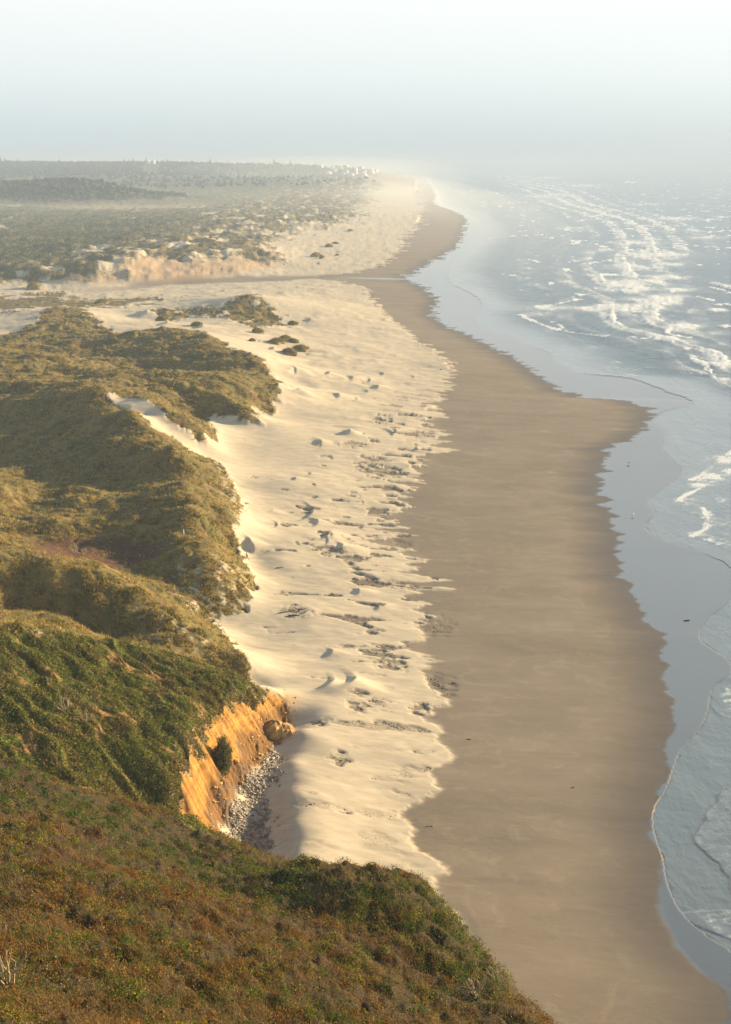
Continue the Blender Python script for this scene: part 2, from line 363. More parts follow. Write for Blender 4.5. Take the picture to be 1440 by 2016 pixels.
for px, py, rx, ry in ((580, 1202, 36, 12), (650, 1086, 50, 10), (670, 1494, 26, 18), (676, 1598, 22, 7), (750, 829, 26, 8), (700, 876, 34, 8), (725, 920, 40, 16), (835, 853, 30, 8), (790, 1070, 26, 10),
                       (640, 1058, 20, 5), (735, 905, 40, 8), (760, 930, 50, 12), (790, 1150, 40, 10), (860, 1230, 40, 22), (770, 1310, 44, 14), (700, 1390, 26, 16), (830, 1400, 28, 18), (630, 1424, 30, 8), (870, 1350, 34, 24), (690, 1275, 50, 5), (560, 1170, 26, 4)):
    x, y, z = hit(px, py)
    x1, y1, z1 = hit(px + rx, py); x2, y2, z2 = hit(px, py - ry)
    q = ((Xg - x) / (x1 - x)) ** 2 + ((Yg - y) / (y2 - y)) ** 2
    wrack = np.maximum(wrack, 0.65 * np.clip(1.15 - q - 1.3 * np.abs(hol) + 1.5 * fbm(Xg / 2.6, Yg / 1.6, 3, 72), 0, 1) * (veg < 0.3))
hollow = np.clip(wrack, 0, 1)
damp_hole = sstep(0.02, 0.2, hol + 0.55 * (near_edge - 0.8)) * zone * dry
dry = dry * (1 - 0.95 * sstep(0.35, 0.8, wrack) * (near_edge > 0.25))
# damp ground along the stream
_st = np.array([at(*p) for p in ((900, 548, 0.4), (780, 549, 0.8), (650, 547, 1.5), (520, 549, 2), (350, 557, 2.3), (200, 571, 2.6), (-300, 576, 3))])
_sy = np.interp(Xg, _st[::-1, 0], _st[::-1, 1])
sdist = np.abs(Yg - _sy - 14 * fbm(Xg / 60, Yg / 400, 2, 81))
stream = (1 - sstep(9, 26, sdist + 10 * fbm(Xg / 18, Yg / 20, 3, 82))) * (Xg < Xw + 5) * (Yg > 600) * (Yg < 1100) * (Xg > -360)
dry *= 1 - stream * sstep(-230, -130, Xg)
rivulet = (1 - sstep(2.5, 6, sdist)) * (Xg < Xw + 5) * (Yg > 600) * (Yg < 1100) * sstep(-30, 0, Xg)
dry = np.where(veg > 0.5, 1, dry)

# wet film between the strand and the moving water, with drawn-out teeth
_tv = sstep(-0.25, 0.35, fbm(Xg / 60, Yg / 22, 2, 93))
teeth = fbm(Xg / 60, Yg / 5.0, 3, 91) * np.interp(Yg, [90, 200, 400, 900], [1.6, 4.0, 9, 16]) + _tv ** 2 * fbm(Xg / 30, Yg / 1.4, 3, 92) * np.interp(Yg, [90, 150, 300], [0.1, 0.55, 1.2])
wetd = Xg - Xw + teeth * 0.8
wet = np.maximum(sstep(-0.5, 0.5, wetd / np.interp(Yg, [90, 150, 400], [1.6, 0.9, 1.3])), rivulet)
damp = sstep(-14, 0, wetd)                                       # sand darkens towards the film

# ------------------------------------------------------------------ heights
Z = BASE.copy()
# lay the strand and the film as clean sheets
prof_t = np.clip((Xg - Xw) / np.maximum(Xd - Xw, -1e9), 0, 1) if False else 0
bw = sstep(-1, 2, Xg - Xd) * (1 - FORE) * (1 - sstep(0, 60, Xg - Xs) * 0)
strand = 0.35 + np.clip(Xw - Xg, 0, None) / np.maximum(Xw - Xd, 5) * 1.85
strand = np.where(Xg > Xw, np.maximum(0.35 - (Xg - Xw) * 0.012, 0.0), strand)
strand = np.where(Xg > Xs, np.minimum(strand, lx(SWASH, Yg) * 0 + 0.10) - np.clip(Xg - Xs, 0, 80) * 0.035, strand)
Z = Z * (1 - bw) + strand * bw
far_fade = np.interp(Yg, [0, 1200, 3000], [1, 1, 0.6])
# strand: broad low swells
Z += bw * (1 - wet) * (0.09 * fbm(Xg / 26, Yg / 14, 3, 101) + 0.02 * fbm(Xg / 12, Yg / 4, 3, 102)) * np.interp(Yg, [80, 1000], [1, 2.0])
# dry sand: thickness of the sheet, hummocks and hollows
ds = dry * sandy * (1 - OCHRE)
dunef = np.interp(Yg, [100, 180, 300, 500, 900, 2000], [0.35, 0.8, 1.2, 1.6, 2.4, 4])
apron = poly_mask([(400, 850), (520, 830), (600, 800), (620, 900), (560, 960), (500, 980), (450, 900)], 0.05)
Z += ds * 0.16 * sstep(-0.2, 1.2, sd) * (1 - sstep(30, 120, Xd - Xg))
Z += ds * (1 - 0.8 * apron) * dunef * (0.22 * fbm(Xg / 17 + Yg / 60, Yg / 9, 4, 111) + 0.30 * np.abs(fbm(Xg / 16, Yg / 7 + Xg / 40, 3, 112)) - 0.06)
_rz = np.interp(Yg, [260, 380, 900, 1400], [0, 1, 1, .5])
Z += ds * (1 - 0.7 * apron) * _rz * (0.75 * np.clip(1 - 3.0 * np.abs(fbm(Xg / 30 + Yg / 90, Yg / 15 - Xg / 60, 3, 114)), 0, 1) * sstep(-0.2, 0.3, fbm(Xg / 40, Yg / 30, 2, 115)))
Z -= hollow * 0.22
SANDP = ds.copy()


def barchan(x, y, h, wind_len, width, ang=0.0):
    """one low drift: long back slope to windward, steep slip face to landward"""
    r = max(wind_len, width) * 1.8
    r0, r1 = np.searchsorted(ROWS, [y - r, y + r]); c0, c1 = np.searchsorted(COLS, [(x - r) / y - 0.004, (x + r) / y + 0.004])
    if r1 <= r0 or c1 <= c0: return
    dx = Xg[r0:r1, c0:c1] - x; dy = Yg[r0:r1, c0:c1] - y
    a = dx * math.cos(ang) + dy * math.sin(ang); b = -dx * math.sin(ang) + dy * math.cos(ang)
    a = a + 0.32 * b * b / width
    p = np.where(a > 0, np.clip(1 - a / wind_len, 0, 1) ** 2 * (1 + 2 * np.clip(a / wind_len, 0, 1) * 0.5), np.clip(1 + a / (1.45 * h), 0, 1))
    Z[r0:r1, c0:c1] += h * p * np.exp(-(b / width) ** 2) * (1 - FORE[r0:r1, c0:c1])


for px, py, h, wl, wd, an in ((583, 944, .5, 5, 1.6, .2), (630, 873, .9, 6, 2.4, .2), (668, 782, 1.0, 9, 4, .3), (590, 772, 1.2, 10, 4, -.4), (626, 1030, .7, 7, 3, .3), (648, 1056, .9, 7, 3, .1), (676, 1080, .8, 7, 3, -.1),
        (494, 1069, .75, 4, 1.6, .3), (500, 1081, .75, 5, 1.7, .5), (476, 1093, .7, 4, 2.0, .2), (652, 1356, 1.0, 6, 3, -.5), (700, 1352, 1.2, 6, 3.2, -.3), (650, 740, 1.0, 9, 5, .1), (695, 748, .9, 8, 4, .2), (686, 855, .8, 6, 2.4, .1),
        (822, 888, .7, 8, 2.4, -.4), (565, 664, 1.2, 10, 4, 0), (612, 632, 1.0, 9, 5, 0), (540, 690, 1.4, 12, 5, .2), (745, 765, .9, 9, 4, .2), (690, 855, .8, 5, 2, .2), (708, 1166, .6, 5, 1.6, .2),
        (655, 1290, .6, 6, 2, -.2), (747, 1196, .6, 5, 1.6, .2), (290, 620, 2.4, 22, 9, .2), (400, 645, 1.6, 14, 7, .2), (330, 640, 1.5, 16, 8, 0)):
    x, y, z = hit(px, py)
    barchan(x, y, h, wl, wd, an)
_k = 0
while _k < 110:
    l = RNG.uniform(math.log(240), math.log(2300)); y = math.exp(l)
    u = RNG.uniform(-0.26, 0.12); x = u * y
    if samp(SANDP, x, y) < 0.95 or x > lx(DRY, y) - 1 or samp(apron, x, y) > 0.4 and RNG.random() < 0.85: _k += 0.2; continue
    _k += 1
    s = np.interp(y, [100, 180, 400, 900, 2300], [0.5, 0.8, 1.3, 2.0, 4.0]) * RNG.lognormal(0, 0.35)
    barchan(x, y, RNG.uniform(0.10, 0.24) * s, RNG.uniform(4, 9) * s, RNG.uniform(1.0, 3.6) * s, RNG.normal(0.15, 0.3))
# vegetated ground: hummocks, tussocks, shrub canopies
dun = np.clip(V_MAIN + V_HILL + V_MIDS + V_FLAT * 0.4, 0, 1)
Z += dun * np.interp(Yg, [150, 300, 600], [.8, .85, .85]) * (2.0 * fbm(Xg / 15, Yg / 15, 2, 121) + 2.2 * np.abs(fbm(Xg / 9 + .3 * fbm(Xg / 5, Yg / 5, 2, 125), Yg / 9, 2, 122)) + 0.5 * np.abs(fbm(Xg / 3, Yg / 3, 2, 123)) - 0.4) * (1 - 0.5 * REDFLAT)
fh = FAR
Z += fh * np.interp(Yg, [800, 1500, 3000], [1.0, 1.0, 0.9]) * (4.6 * np.abs(fbm(Xg / 34, Yg / 40, 3, 131)) + 2.2 * fbm(Xg / 11, Yg / 14, 2, 132) + np.clip(_edgefar, 0, 1) * (5.5 * np.abs(fbm(Xg / 34, Yg / 60, 3, 133)) + 2.6 * fbm(Xg / 22, Yg / 30, 2, 134)))
a_, b_ = 0.86 * Xg - 0.5 * Yg, 0.5 * Xg + 0.86 * Yg
hd = HEAD * veg
wx = 2.2 * fbm(Xg / 9, Yg / 9, 3, 141)
Z += hd * 0.8 * (1.5 * (1 - np.abs(fbm(a_ / 16 + wx * .1, b_ / 4.2 + wx * .35, 3, 142)) * 2.0) + 0.7 * (1 - np.abs(fbm(a_ / 6, b_ / 2.0 + wx * .3, 2, 143)) * 2) + 0.25 * fbm(Xg / .8, Yg / .8, 2, 144) - 1.2)
fo = FORE * sstep(4.5, 9, BASE)
Z += fo * (1.0 * fbm(Xg / 9, Yg / 9, 3, 151) + 0.75 * np.abs(fbm(Xg / 2.8, Yg / 2.8, 3, 152)) * 1.6 + 0.18 * fbm(Xg / .7, Yg / .7, 2, 153) - 0.3)
# the cut face: flutes, ledges and slumps
oc = OCHRE
SLUMP = OCHRE * (1 - sstep(0.22, 0.46, HF + 0.5 * fbm(Yg / 3.5, Xg / 8, 3, 25)))
Z += 0.8 * SLUMP * np.abs(fbm(Xg / 1.5, Yg / 2.0, 3, 26))
_s = 0.217 * Xg + 0.976 * Yg + 0.35 * fbm(Xg / 1.6, Yg / 1.6, 2, 160)
Z += oc * (2.0 * fbm(_s / 3.8, Xg * 0 + 3.3, 3, 161) - 1.0 * np.abs(fbm(_s / 1.7, Xg * 0 + 9.1, 3, 162)) + 0.5 * fbm(_s / 0.6, Xg * 0 + 5.7, 2, 163) + 0.30 * fbm(Xg / 1.4, Yg / 1.4, 3, 164) + 0.3) * sstep(3.9, 6.5, BASE)
bl = poly_mask([(120, 560), (240, 556), (330, 553), (450, 545), (550, 526), (540, 500), (450, 510), (380, 512), (300, 508), (250, 508), (232, 535), (130, 550)], 0.01, 0.01, 17)
bluff = bl * (1 - veg)
Z += bl * (2.2 * fbm(Xg / 30, Yg / 50, 3, 165) + 0.6 * fbm(Xg / 7, Yg / 18, 3, 166)) * sstep(3.2, 6, BASE)
Z += PEBBLE * 0.16 * fbm(Xg / .6, Yg / .6, 2, 167)
FAN = poly_mask([(-25, 122, 5), (-20, 131, 4.2), (-17.5, 140, 4), (-14, 152, 4), (-12, 162, 4), (-11.0, 165, 4), (-13, 166, 5), (-20, 150, 8), (-26, 130, 8)], 0.014, 0.01, 27) * (BASE < 7.5)
# far hill of trees is canopy-rough
print("heights", time.time() - T0)
# ------------------------------------------------------------------ helpers: meshes, tags, materials
def tag(o, label=None, cat=None, group=None, kind=None):
    if label: o["label"] = label
    if cat: o["category"] = cat
    if group: o["group"] = group
    if kind: o["kind"] = kind
    return o


def mesh_np(name, co, faces, mat=None, parent=None, smooth=False, attrs=None, link=True):
    """faces: (n,3) or (n,4) int array; attrs: {name: (domain, array)}"""
    me = bpy.data.meshes.new(name)
    co = np.ascontiguousarray(co, dtype=np.float32); faces = np.ascontiguousarray(faces, dtype=np.int32)
    n, k = faces.shape
    me.vertices.add(len(co)); me.vertices.foreach_set("co", co.ravel())
    me.loops.add(n * k); me.loops.foreach_set("vertex_index", faces.ravel())
    me.polygons.add(n); me.polygons.foreach_set("loop_start", np.arange(0, n * k, k, dtype=np.int32))
    if smooth: me.polygons.foreach_set("use_smooth", np.ones(n, dtype=bool))
    for an, (dom, arr) in (attrs or {}).items():
        arr = np.ascontiguousarray(arr, dtype=np.float32)
        if arr.ndim == 1:
            me.attributes.new(an, 'FLOAT', dom).data.foreach_set("value", arr)
        else:
            if arr.shape[1] == 3: arr = np.concatenate([arr, np.ones((len(arr), 1), np.float32)], 1)
            me.attributes.new(an, 'FLOAT_COLOR', dom).data.foreach_set("color", np.ascontiguousarray(arr).ravel())
    me.update(calc_edges=True)
    if mat: me.materials.append(mat)
    o = bpy.data.objects.new(name, me)
    if link: COL.objects.link(o)
    if parent: o.parent = parent
    return o


class NT:
    def __init__(s, name):
        s.m = bpy.data.materials.new(name); s.m.use_nodes = True
        s.t = s.m.node_tree; s.t.nodes.clear()
        s.out = s.n('ShaderNodeOutputMaterial')
    def n(s, typ, **kw):
        x = s.t.nodes.new(typ)
        for k, v in kw.items():
            if k.startswith('i_'):
                x.inputs[k[2:].replace('_', ' ')].default_value = v
            else: setattr(x, k, v)
        return x
    def l(s, a, b): s.t.links.new(a, b)
    def attr(s, name):
        return s.n('ShaderNodeAttribute', attribute_name=name)
    def mix(s, fac, a, b, mode='MIX'):
        x = s.n('ShaderNodeMix', data_type='RGBA', blend_type=mode)
        for i, v in ((0, fac), (6, a), (7, b)):
            if hasattr(v, 'is_output') or isinstance(v, bpy.types.NodeSocket): s.l(v, x.inputs[i])
            elif isinstance(v, (int, float)): x.inputs[i].default_value = v if i == 0 else (v, v, v, 1)
            else: x.inputs[i].default_value = (*v, 1) if len(v) == 3 else v
        return x.outputs[2]
    def math(s, op, a, b=0.0, clamp=False):
        x = s.n('ShaderNodeMath', operation=op, use_clamp=clamp)
        for i, v in ((0, a), (1, b)):
            if isinstance(v, bpy.types.NodeSocket): s.l(v, x.inputs[i])
            else: x.inputs[i].default_value = v
        return x.outputs[0]
    def ramp(s, v, a, b, lo=0.0, hi=1.0):
        x = s.n('ShaderNodeMapRange', interpolation_type='SMOOTHSTEP')
        s.l(v, x.inputs[0])
        for i, q in ((1, a), (2, b), (3, lo), (4, hi)): x.inputs[i].default_value = q
        return x.outputs[0]
    def noise(s, scale, detail=4.0, rough=0.55, stretch=None, rot=0.0, w=0.0, dist=0.0):
        geo = s.n('ShaderNodeNewGeometry')
        mp = s.n('ShaderNodeMapping')
        s.l(geo.outputs['Position'], mp.inputs['Vector'])
        st = stretch or (1, 1, 1)
        mp.inputs['Scale'].default_value = st
        mp.inputs['Rotation'].default_value = (0, 0, rot)
        mp.inputs['Location'].default_value = (w * 13.1, w * 7.7, w)
        x = s.n('ShaderNodeTexNoise', i_Scale=scale, i_Detail=detail, i_Roughness=rough, i_Distortion=dist)
        s.l(mp.outputs[0], x.inputs['Vector'])
        return x.outputs[0]
    def bump(s, h, strength, dist, normal=None):
        x = s.n('ShaderNodeBump', i_Strength=strength, i_Distance=dist)
        s.l(h, x.inputs['Height'])
        if normal: s.l(normal, x.inputs['Normal'])
        return x.outputs[0]
    def principled(s, base, rough=0.8, spec=0.3, normal=None, **kw):
        x = s.n('ShaderNodeBsdfPrincipled')
        for k, v in (('Base Color', base), ('Roughness', rough), ('Specular IOR Level', spec), ('Normal', normal)):
            if v is None: continue
            if isinstance(v, bpy.types.NodeSocket): s.l(v, x.inputs[k])
            else: x.inputs[k].default_value = (*v, 1) if isinstance(v, tuple) and len(v) == 3 else v
        for k, v in kw.items(): x.inputs[k].default_value = v
        return x
    def done(s, shader, vol=None):
        s.l(shader.outputs[0], s.out.inputs['Surface'])
        return s.m


def plain(name, col, rough=0.8, spec=0.25, var=0.15, scale=3.0):
    t = NT(name)
    nz = t.noise(scale, 3)
    c = t.mix(t.ramp(nz, 0.3, 0.7), tuple(x * (1 - var) for x in col), tuple(min(1, x * (1 + var)) for x in col))
    return t.done(t.principled(c, rough, spec, t.bump(nz, 0.3, 0.03)))


# ------------------------------------------------------------------ ground material
def ground_material():
    t = NT("sand_and_soil")
    A = {k: t.attr(k).outputs['Fac'] for k in ('dry', 'wet', 'veg', 'ochre', 'wrack', 'damp', 'pebble', 'bluff')}
    soil = t.attr('soil').outputs['Color']
    fine = t.noise(9.0, 5, 0.65)
    mid = t.noise(0.55, 5, 0.6, (0.5, 1.4, 1))
    streak = t.noise(0.16, 5, 0.55, (0.5, 0.9, 1), 0.25, 0.0, 0.8)
    big = t.noise(0.05, 4, 0.55, (0.6, 1.2, 1))
    drysand = t.mix(t.ramp(mid, 0.35, 0.7), SAND_DRY_A, SAND_DRY_B)
    drysand = t.mix(t.math('MULTIPLY', t.ramp(fine, 0.5, 0.75), 0.10), drysand, (0.30, 0.25, 0.19))
    dampsand = t.mix(t.ramp(streak, 0.25, 0.78), SAND_DAMP_A, SAND_DAMP_B)
    dampsand = t.mix(t.math('MULTIPLY', t.ramp(big, 0.35, 0.65), 0.5), dampsand, SAND_DAMP_C)
    wisps = t.noise(0.16, 6, 0.7, (0.8, 1.1, 1), 0.6, 3.0, 1.6)
    dampsand = t.mix(t.math('MULTIPLY', t.ramp(wisps, 0.48, 0.74), 0.15), dampsand, SAND_DRY_B)
    rid = t.noise(2.2, 2, 0.5, (0.5, 1.5, 1), 0.35, 7.0, 1.0)
    dampsand = t.mix(t.math('MULTIPLY', t.ramp(rid, 0.45, 0.62), t.math('MULTIPLY', t.ramp(big, 0.45, 0.65), 0.22)), dampsand, SAND_WET)
    dampsand = t.mix(A['damp'], dampsand, SAND_WET)
    c = t.mix(A['dry'], dampsand, drysand)
    # shells, twigs and wrack in the hollows
    bits = t.noise(2.6, 4, 0.75, (1, 1, 1))
    bit2 = t.noise(0.9, 5, 0.7, (0.7, 1.2, 1))
    wr = t.math('MULTIPLY', A['wrack'], t.ramp(t.math('ADD', t.math('MULTIPLY', bits, 0.6), t.math('MULTIPLY', bit2, 0.5)), 0.46, 0.60))
    c = t.mix(wr, c, WRACK)
    # cut bank: banded ochre
    geo = t.n('ShaderNodeNewGeometry')
    band = t.noise(1.0, 5, 0.65, (0.12, 0.2, 2.2))
    flute = t.noise(0.9, 5, 0.65, (1.2, 1.2, 0.16))
    oc = t.mix(t.ramp(band, 0.35, 0.68), OCHRE_A, OCHRE_B)
    oc = t.mix(t.math('MULTIPLY', t.ramp(flute, 0.50, 0.64), 0.8), oc, OCHRE_C)
    oc = t.mix(t.math('MULTIPLY', t.ramp(fine, 0.55, 0.75), 0.25), oc, OCHRE_D)
    c = t.mix(A['ochre'], c, oc)
    c = t.mix(t.math('MULTIPLY', A['bluff'], t.ramp(mid, 0.3, 0.62, 0.15, 0.9)), c, BLUFF)
    peb = t.n('ShaderNodeTexVoronoi', i_Scale=3.2)
    t.l(geo.outputs['Position'], peb.inputs['Vector'])
    pc = t.mix(peb.outputs['Color'], (0.10, 0.085, 0.07), (0.36, 0.31, 0.25))
    c = t.mix(t.math('MULTIPLY', A['pebble'], t.ramp(bit2, 0.38, 0.5)), c, pc)
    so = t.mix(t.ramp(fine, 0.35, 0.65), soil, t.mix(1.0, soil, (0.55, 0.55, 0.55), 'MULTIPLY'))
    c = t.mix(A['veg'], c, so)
    rough = t.math('SUBTRACT', 0.93, t.math('MULTIPLY', A['damp'], 0.42))
    h = t.math('ADD', t.math('MULTIPLY', fine, 0.25), mid)
    h = t.math('ADD', h, t.math('MULTIPLY', wr, bits))
    nrm = t.bump(h, 0.5, 0.10)
    p = t.principled(c, rough, 0.2, nrm)
    # film of water lying on the sand
    fn = t.noise(0.35, 3, 0.5, (0.3, 1.3, 1))
    film = t.principled((0.075, 0.07, 0.06), 0.03, 0.5, t.bump(fn, 0.05, 0.02))
    film.inputs['IOR'].default_value = FILM_IOR
    mx = t.n('ShaderNodeMixShader')
    t.l(A['wet'], mx.inputs[0]); t.l(p.outputs[0], mx.inputs[1]); t.l(film.outputs[0], mx.inputs[2])
    return t.done(mx)


SAND_DRY_A, SAND_DRY_B = (0.475, 0.395, 0.285), (0.565, 0.475, 0.345)
SAND_DAMP_A, SAND_DAMP_B, SAND_DAMP_C, SAND_WET = (0.222, 0.178, 0.132), (0.268, 0.214, 0.158), (0.188, 0.150, 0.110), (0.120, 0.098, 0.078)
WRACK = (0.18, 0.145, 0.105)
OCHRE_A, OCHRE_B, OCHRE_C, OCHRE_D = (0.31, 0.145, 0.032), (0.46, 0.235, 0.052), (0.14, 0.07, 0.028), (0.10, 0.055, 0.027)
BLUFF = (0.44, 0.27, 0.14)
FILM_IOR = 2.6
M_GROUND = ground_material()

# soil / thatch colour under the plants
soil = np.zeros((NR, NC, 3))
def lay(mask, col):
    global soil
    soil = soil * (1 - mask[..., None]) + np.array(col) * mask[..., None]
lay(np.ones((NR, NC)), (0.22, 0.165, 0.055))
lay(sstep(0, 0.3, fbm(Xg / 12, Yg / 12, 3, 171)), (0.15, 0.13, 0.045))
lay(sstep(0.05, 0.35, fbm(Xg / 6, Yg / 6, 3, 173)), (0.15, 0.10, 0.045))
lay(FAR, (0.10, 0.105, 0.045))
lay(FAR * np.clip(_edgefar, 0, 1), (0.21, 0.165, 0.075))
lay(FAR * sstep(0.1, 0.3, fbm(Xg / 90, Yg / 150, 4, 175)) * (1 - np.clip(_edgefar, 0, 1)), (0.045, 0.055, 0.028))
lay(FAR * sstep(0.0, 0.25, fbm(Xg / 60, Yg / 90, 4, 172)), (0.17, 0.145, 0.07))
lay(MEADOW, (0.36, 0.28, 0.15))
lay(REDFLAT, (0.13, 0.06, 0.03))
lay(HEAD, (0.13, 0.145, 0.034))
lay(HEAD * sstep(0.0, 0.3, fbm(Xg / 4, Yg / 4, 3, 174)), (0.14, 0.095, 0.04))
lay(np.clip(SLUMP * 2, 0, 1), (0.14, 0.072, 0.030))
_bare = HEAD * sstep(0.16, 0.30, fbm(Xg / 5 + Yg / 14, Yg / 3.2, 3, 176))
lay(_bare, (0.27, 0.155, 0.055))
lay(DRAPE, (0.09, 0.06, 0.028))
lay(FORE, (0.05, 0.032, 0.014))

# split the sheet by what the ground is
cellm = lambda G: 0.25 * (G[:-1, :-1] + G[1:, :-1] + G[:-1, 1:] + G[1:, 1:])
kind = np.zeros((NR - 1, NC - 1), int)                           # 0 beach
kind[(cellm(np.clip(V_MAIN + V_HILL, 0, 1)) > 0.5)] = 1        # dunes
kind[cellm(FAR) > 0.5] = 2                                       # plain
kind[cellm(HEAD) > 0.5] = 3                                      # headland
kind[cellm(OCHRE + DRAPE) > 0.5] = 4                                     # cliff
kind[cellm(FORE) > 0.5] = 5                                      # hillside
kind[(cellm(FAR) > 0.5) & (cellm(BASE) > 22) & (cellm(Yg) > 2000)] = 6   # hills
idx = np.arange(NR * NC).reshape(NR, NC)
quads = np.stack([idx[:-1, :-1], idx[:-1, 1:], idx[1:, 1:], idx[1:, :-1]], -1)
keep_sea = cellm(Xg - Xs) < np.maximum(60, 0.06 * cellm(Yg))
pos = np.stack([Xg, Yg, Z], -1).reshape(-1, 3)
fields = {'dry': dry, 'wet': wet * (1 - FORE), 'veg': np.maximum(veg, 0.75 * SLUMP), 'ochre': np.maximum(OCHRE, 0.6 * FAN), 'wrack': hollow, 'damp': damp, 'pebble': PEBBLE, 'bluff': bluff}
for k, nm in enumerate(("beach", "dunes", "coastal_plain", "headland", "cliff", "hillside", "hills")):
    q = quads[(kind == k) & keep_sea]
    if not len(q): continue
    used, inv = np.unique(q, return_inverse=True)
    at_ = {n: ('POINT', g.ravel()[used]) for n, g in fields.items()}
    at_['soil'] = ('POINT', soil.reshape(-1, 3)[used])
    o = mesh_np(nm, pos[used], inv.reshape(-1, 4), M_GROUND, smooth=True, attrs=at_)
    tag(o, kind='structure')
print("ground", time.time() - T0)
# ------------------------------------------------------------------ sea
_spy = np.concatenate([np.arange(324.2, 420, 0.9), np.arange(420, 2250, 2.0)])
_sv = (_spy - 1008) / F
_sY = np.sort(CAM_H / (SP + _sv * CP) * (CP - _sv * SP))
SR = np.concatenate([_sY[_sY < 36000], np.geomspace(max(_sY[_sY < 36000]) * 1.04, 40500, 6)])
SCL = np.arange(0.0, 0.64, 0.0011)
su, sl = np.meshgrid(SCL, np.log(SR))
sY = np.exp(sl); sX = su * sY
sXs = lx(SWASH, sY)
sdm = sX - sXs
fine_ = np.interp(sY, [100, 600, 2500], [1, 0.8, 0.25])
edge_j = (1.7 * np.abs(fbm(sX / 9, sY / 7, 4, 201)) - 0.3) * np.interp(sY, [100, 500, 2000], [1.0, 2.5, 6])
sdm = sdm + edge_j
dc = np.interp(sY, [150, 400, 725, 1283, 2950, 9000], [40, 70, 105, 195, 320, 700])
sz = 0.02 + 0.10 * np.exp(-np.clip(sdm, 0, None) / 6)
off = sstep(6, 60, sdm)
warp = 9 * fbm(sX / 60, sY / 130, 3, 205)
ph = (sdm + warp) / np.interp(sY, [200, 1000, 4000], [21, 30, 60]) * 2 * math.pi
swell = np.exp(1.6 * (np.sin(ph) - 1)) - 0.35
sz = sz + off * 0.75 * swell * (0.55 + 0.9 * fbm(sX / 50, sY / 70, 2, 206)) * np.interp(sY, [100, 3000, 9000], [1, 1, 0])
sz = sz + off * fine_ * (0.35 * fbm(sX / 7, sY / 9, 3, 207))
sz = sz + sstep(0.3, 5, sdm) * 0.020 * fbm(sX / 5.0, sY / 0.9, 3, 208) * (sY < 700)
sheet = np.zeros_like(sz); thin = np.zeros_like(sz)
SHEETS = [[(1470, 870), (1440, 885), (1398, 925), (1372, 968), (1345, 990), (1332, 1003), (1392, 1020), (1385, 1040), (1362, 1056), (1420, 1075), (1480, 1110)],
          [(1470, 1540), (1440, 1549), (1413, 1564), (1408, 1586), (1390, 1600), (1386, 1620), (1370, 1634), (1358, 1656), (1400, 1690), (1430, 1716), (1434, 1760), (1460, 1790)],
          [(1480, 686), (1330, 690), (1262, 691), (1216, 702), (1196, 717), (1178, 730), (1240, 739), (1300, 747), (1480, 762)],
          [(1460, 1325), (1418, 1338), (1398, 1352), (1402, 1372), (1395, 1395), (1420, 1412), (1470, 1420)],
          [(1470, 1790), (1330, 1795), (1345, 1815), (1385, 1830), (1440, 1852), (1500, 1880)],
          [(1120, 560), (1010, 572), (985, 590), (1030, 608), (1062, 622), (1120, 640), (1190, 655), (1300, 660)]]
for k, pts in enumerate(SHEETS):
    ln = soften(line(pts, 0.1), 2)
    m = (sY > ln[0][0]) & (sY < ln[0][-1])
    e = sX - lx(ln, sY) + edge_j * 0.7
    w_ = np.interp(sY, [100, 300, 700], [0.22, 0.4, 1.2])
    s = sstep(0, w_, e) * np.exp(-np.clip(e, 0, None) / 12)
    sheet = np.maximum(sheet, np.where(m, s, 0))
    thin = np.maximum(thin, np.where(m, np.exp(-(e / (1.1 * w_)) ** 2) * (0.9 if k in (1, 2) else 0.5), 0))
sz = sz + 0.06 * sheet * (0.35 + 0.65 * sstep(-0.3, 0.3, fbm(sX / 5, sY / 6, 3, 209)))
thin = np.maximum(thin, np.exp(-(sdm / np.interp(sY, [100, 300, 900], [0.18, 0.35, 0.8])) ** 2) * 0.8)
# foam
fo_n = fbm(sX / 14, sY / 30, 4, 211)
fo_l = fbm(sX / 60, sY / 160, 3, 212)
crest = sstep(-0.1, 0.6, np.sin(ph + 0.7)); lipl = sstep(0.72, 0.98, np.sin(ph + 0.25 + 0.8 * fo_n))
band = np.exp(-((sdm - dc) / (0.45 * dc)) ** 2) * (sY > 330)
foam = 0.38 * band * (0.35 + crest) + 0.55 * fo_n * band + 0.28 * fo_l * band + 0.10 * band
band2 = np.exp(-((sdm - dc * 0.45) / (0.22 * dc)) ** 2) * (sY > 500)
foam = np.maximum(foam, band * lipl * (0.62 + 0.9 * fo_l + 0.5 * fo_n))
foam = np.maximum(foam, sstep(0.9, 1.6, sdm / dc) * lipl * (sY > 450) * (1.6 * fo_l + 0.6 * fo_n + 0.05))
foam = np.maximum(foam, 0.85 * sstep(0.22, 0.5, fbm(sX / 15, sY / 48, 4, 221) + 0.35 * fbm(sX / 90, sY / 200, 2, 222)) * off * (sY > 400))
foam = np.maximum(foam, band2 * (0.16 * crest + 0.5 * fo_n + 0.12))
band3 = sstep(1.5, 2.2, sdm / dc) * (sY > 500)
foam = np.maximum(foam, band3 * (0.22 * crest * (fo_l > 0.12) + 0.35 * fo_n - 0.02))
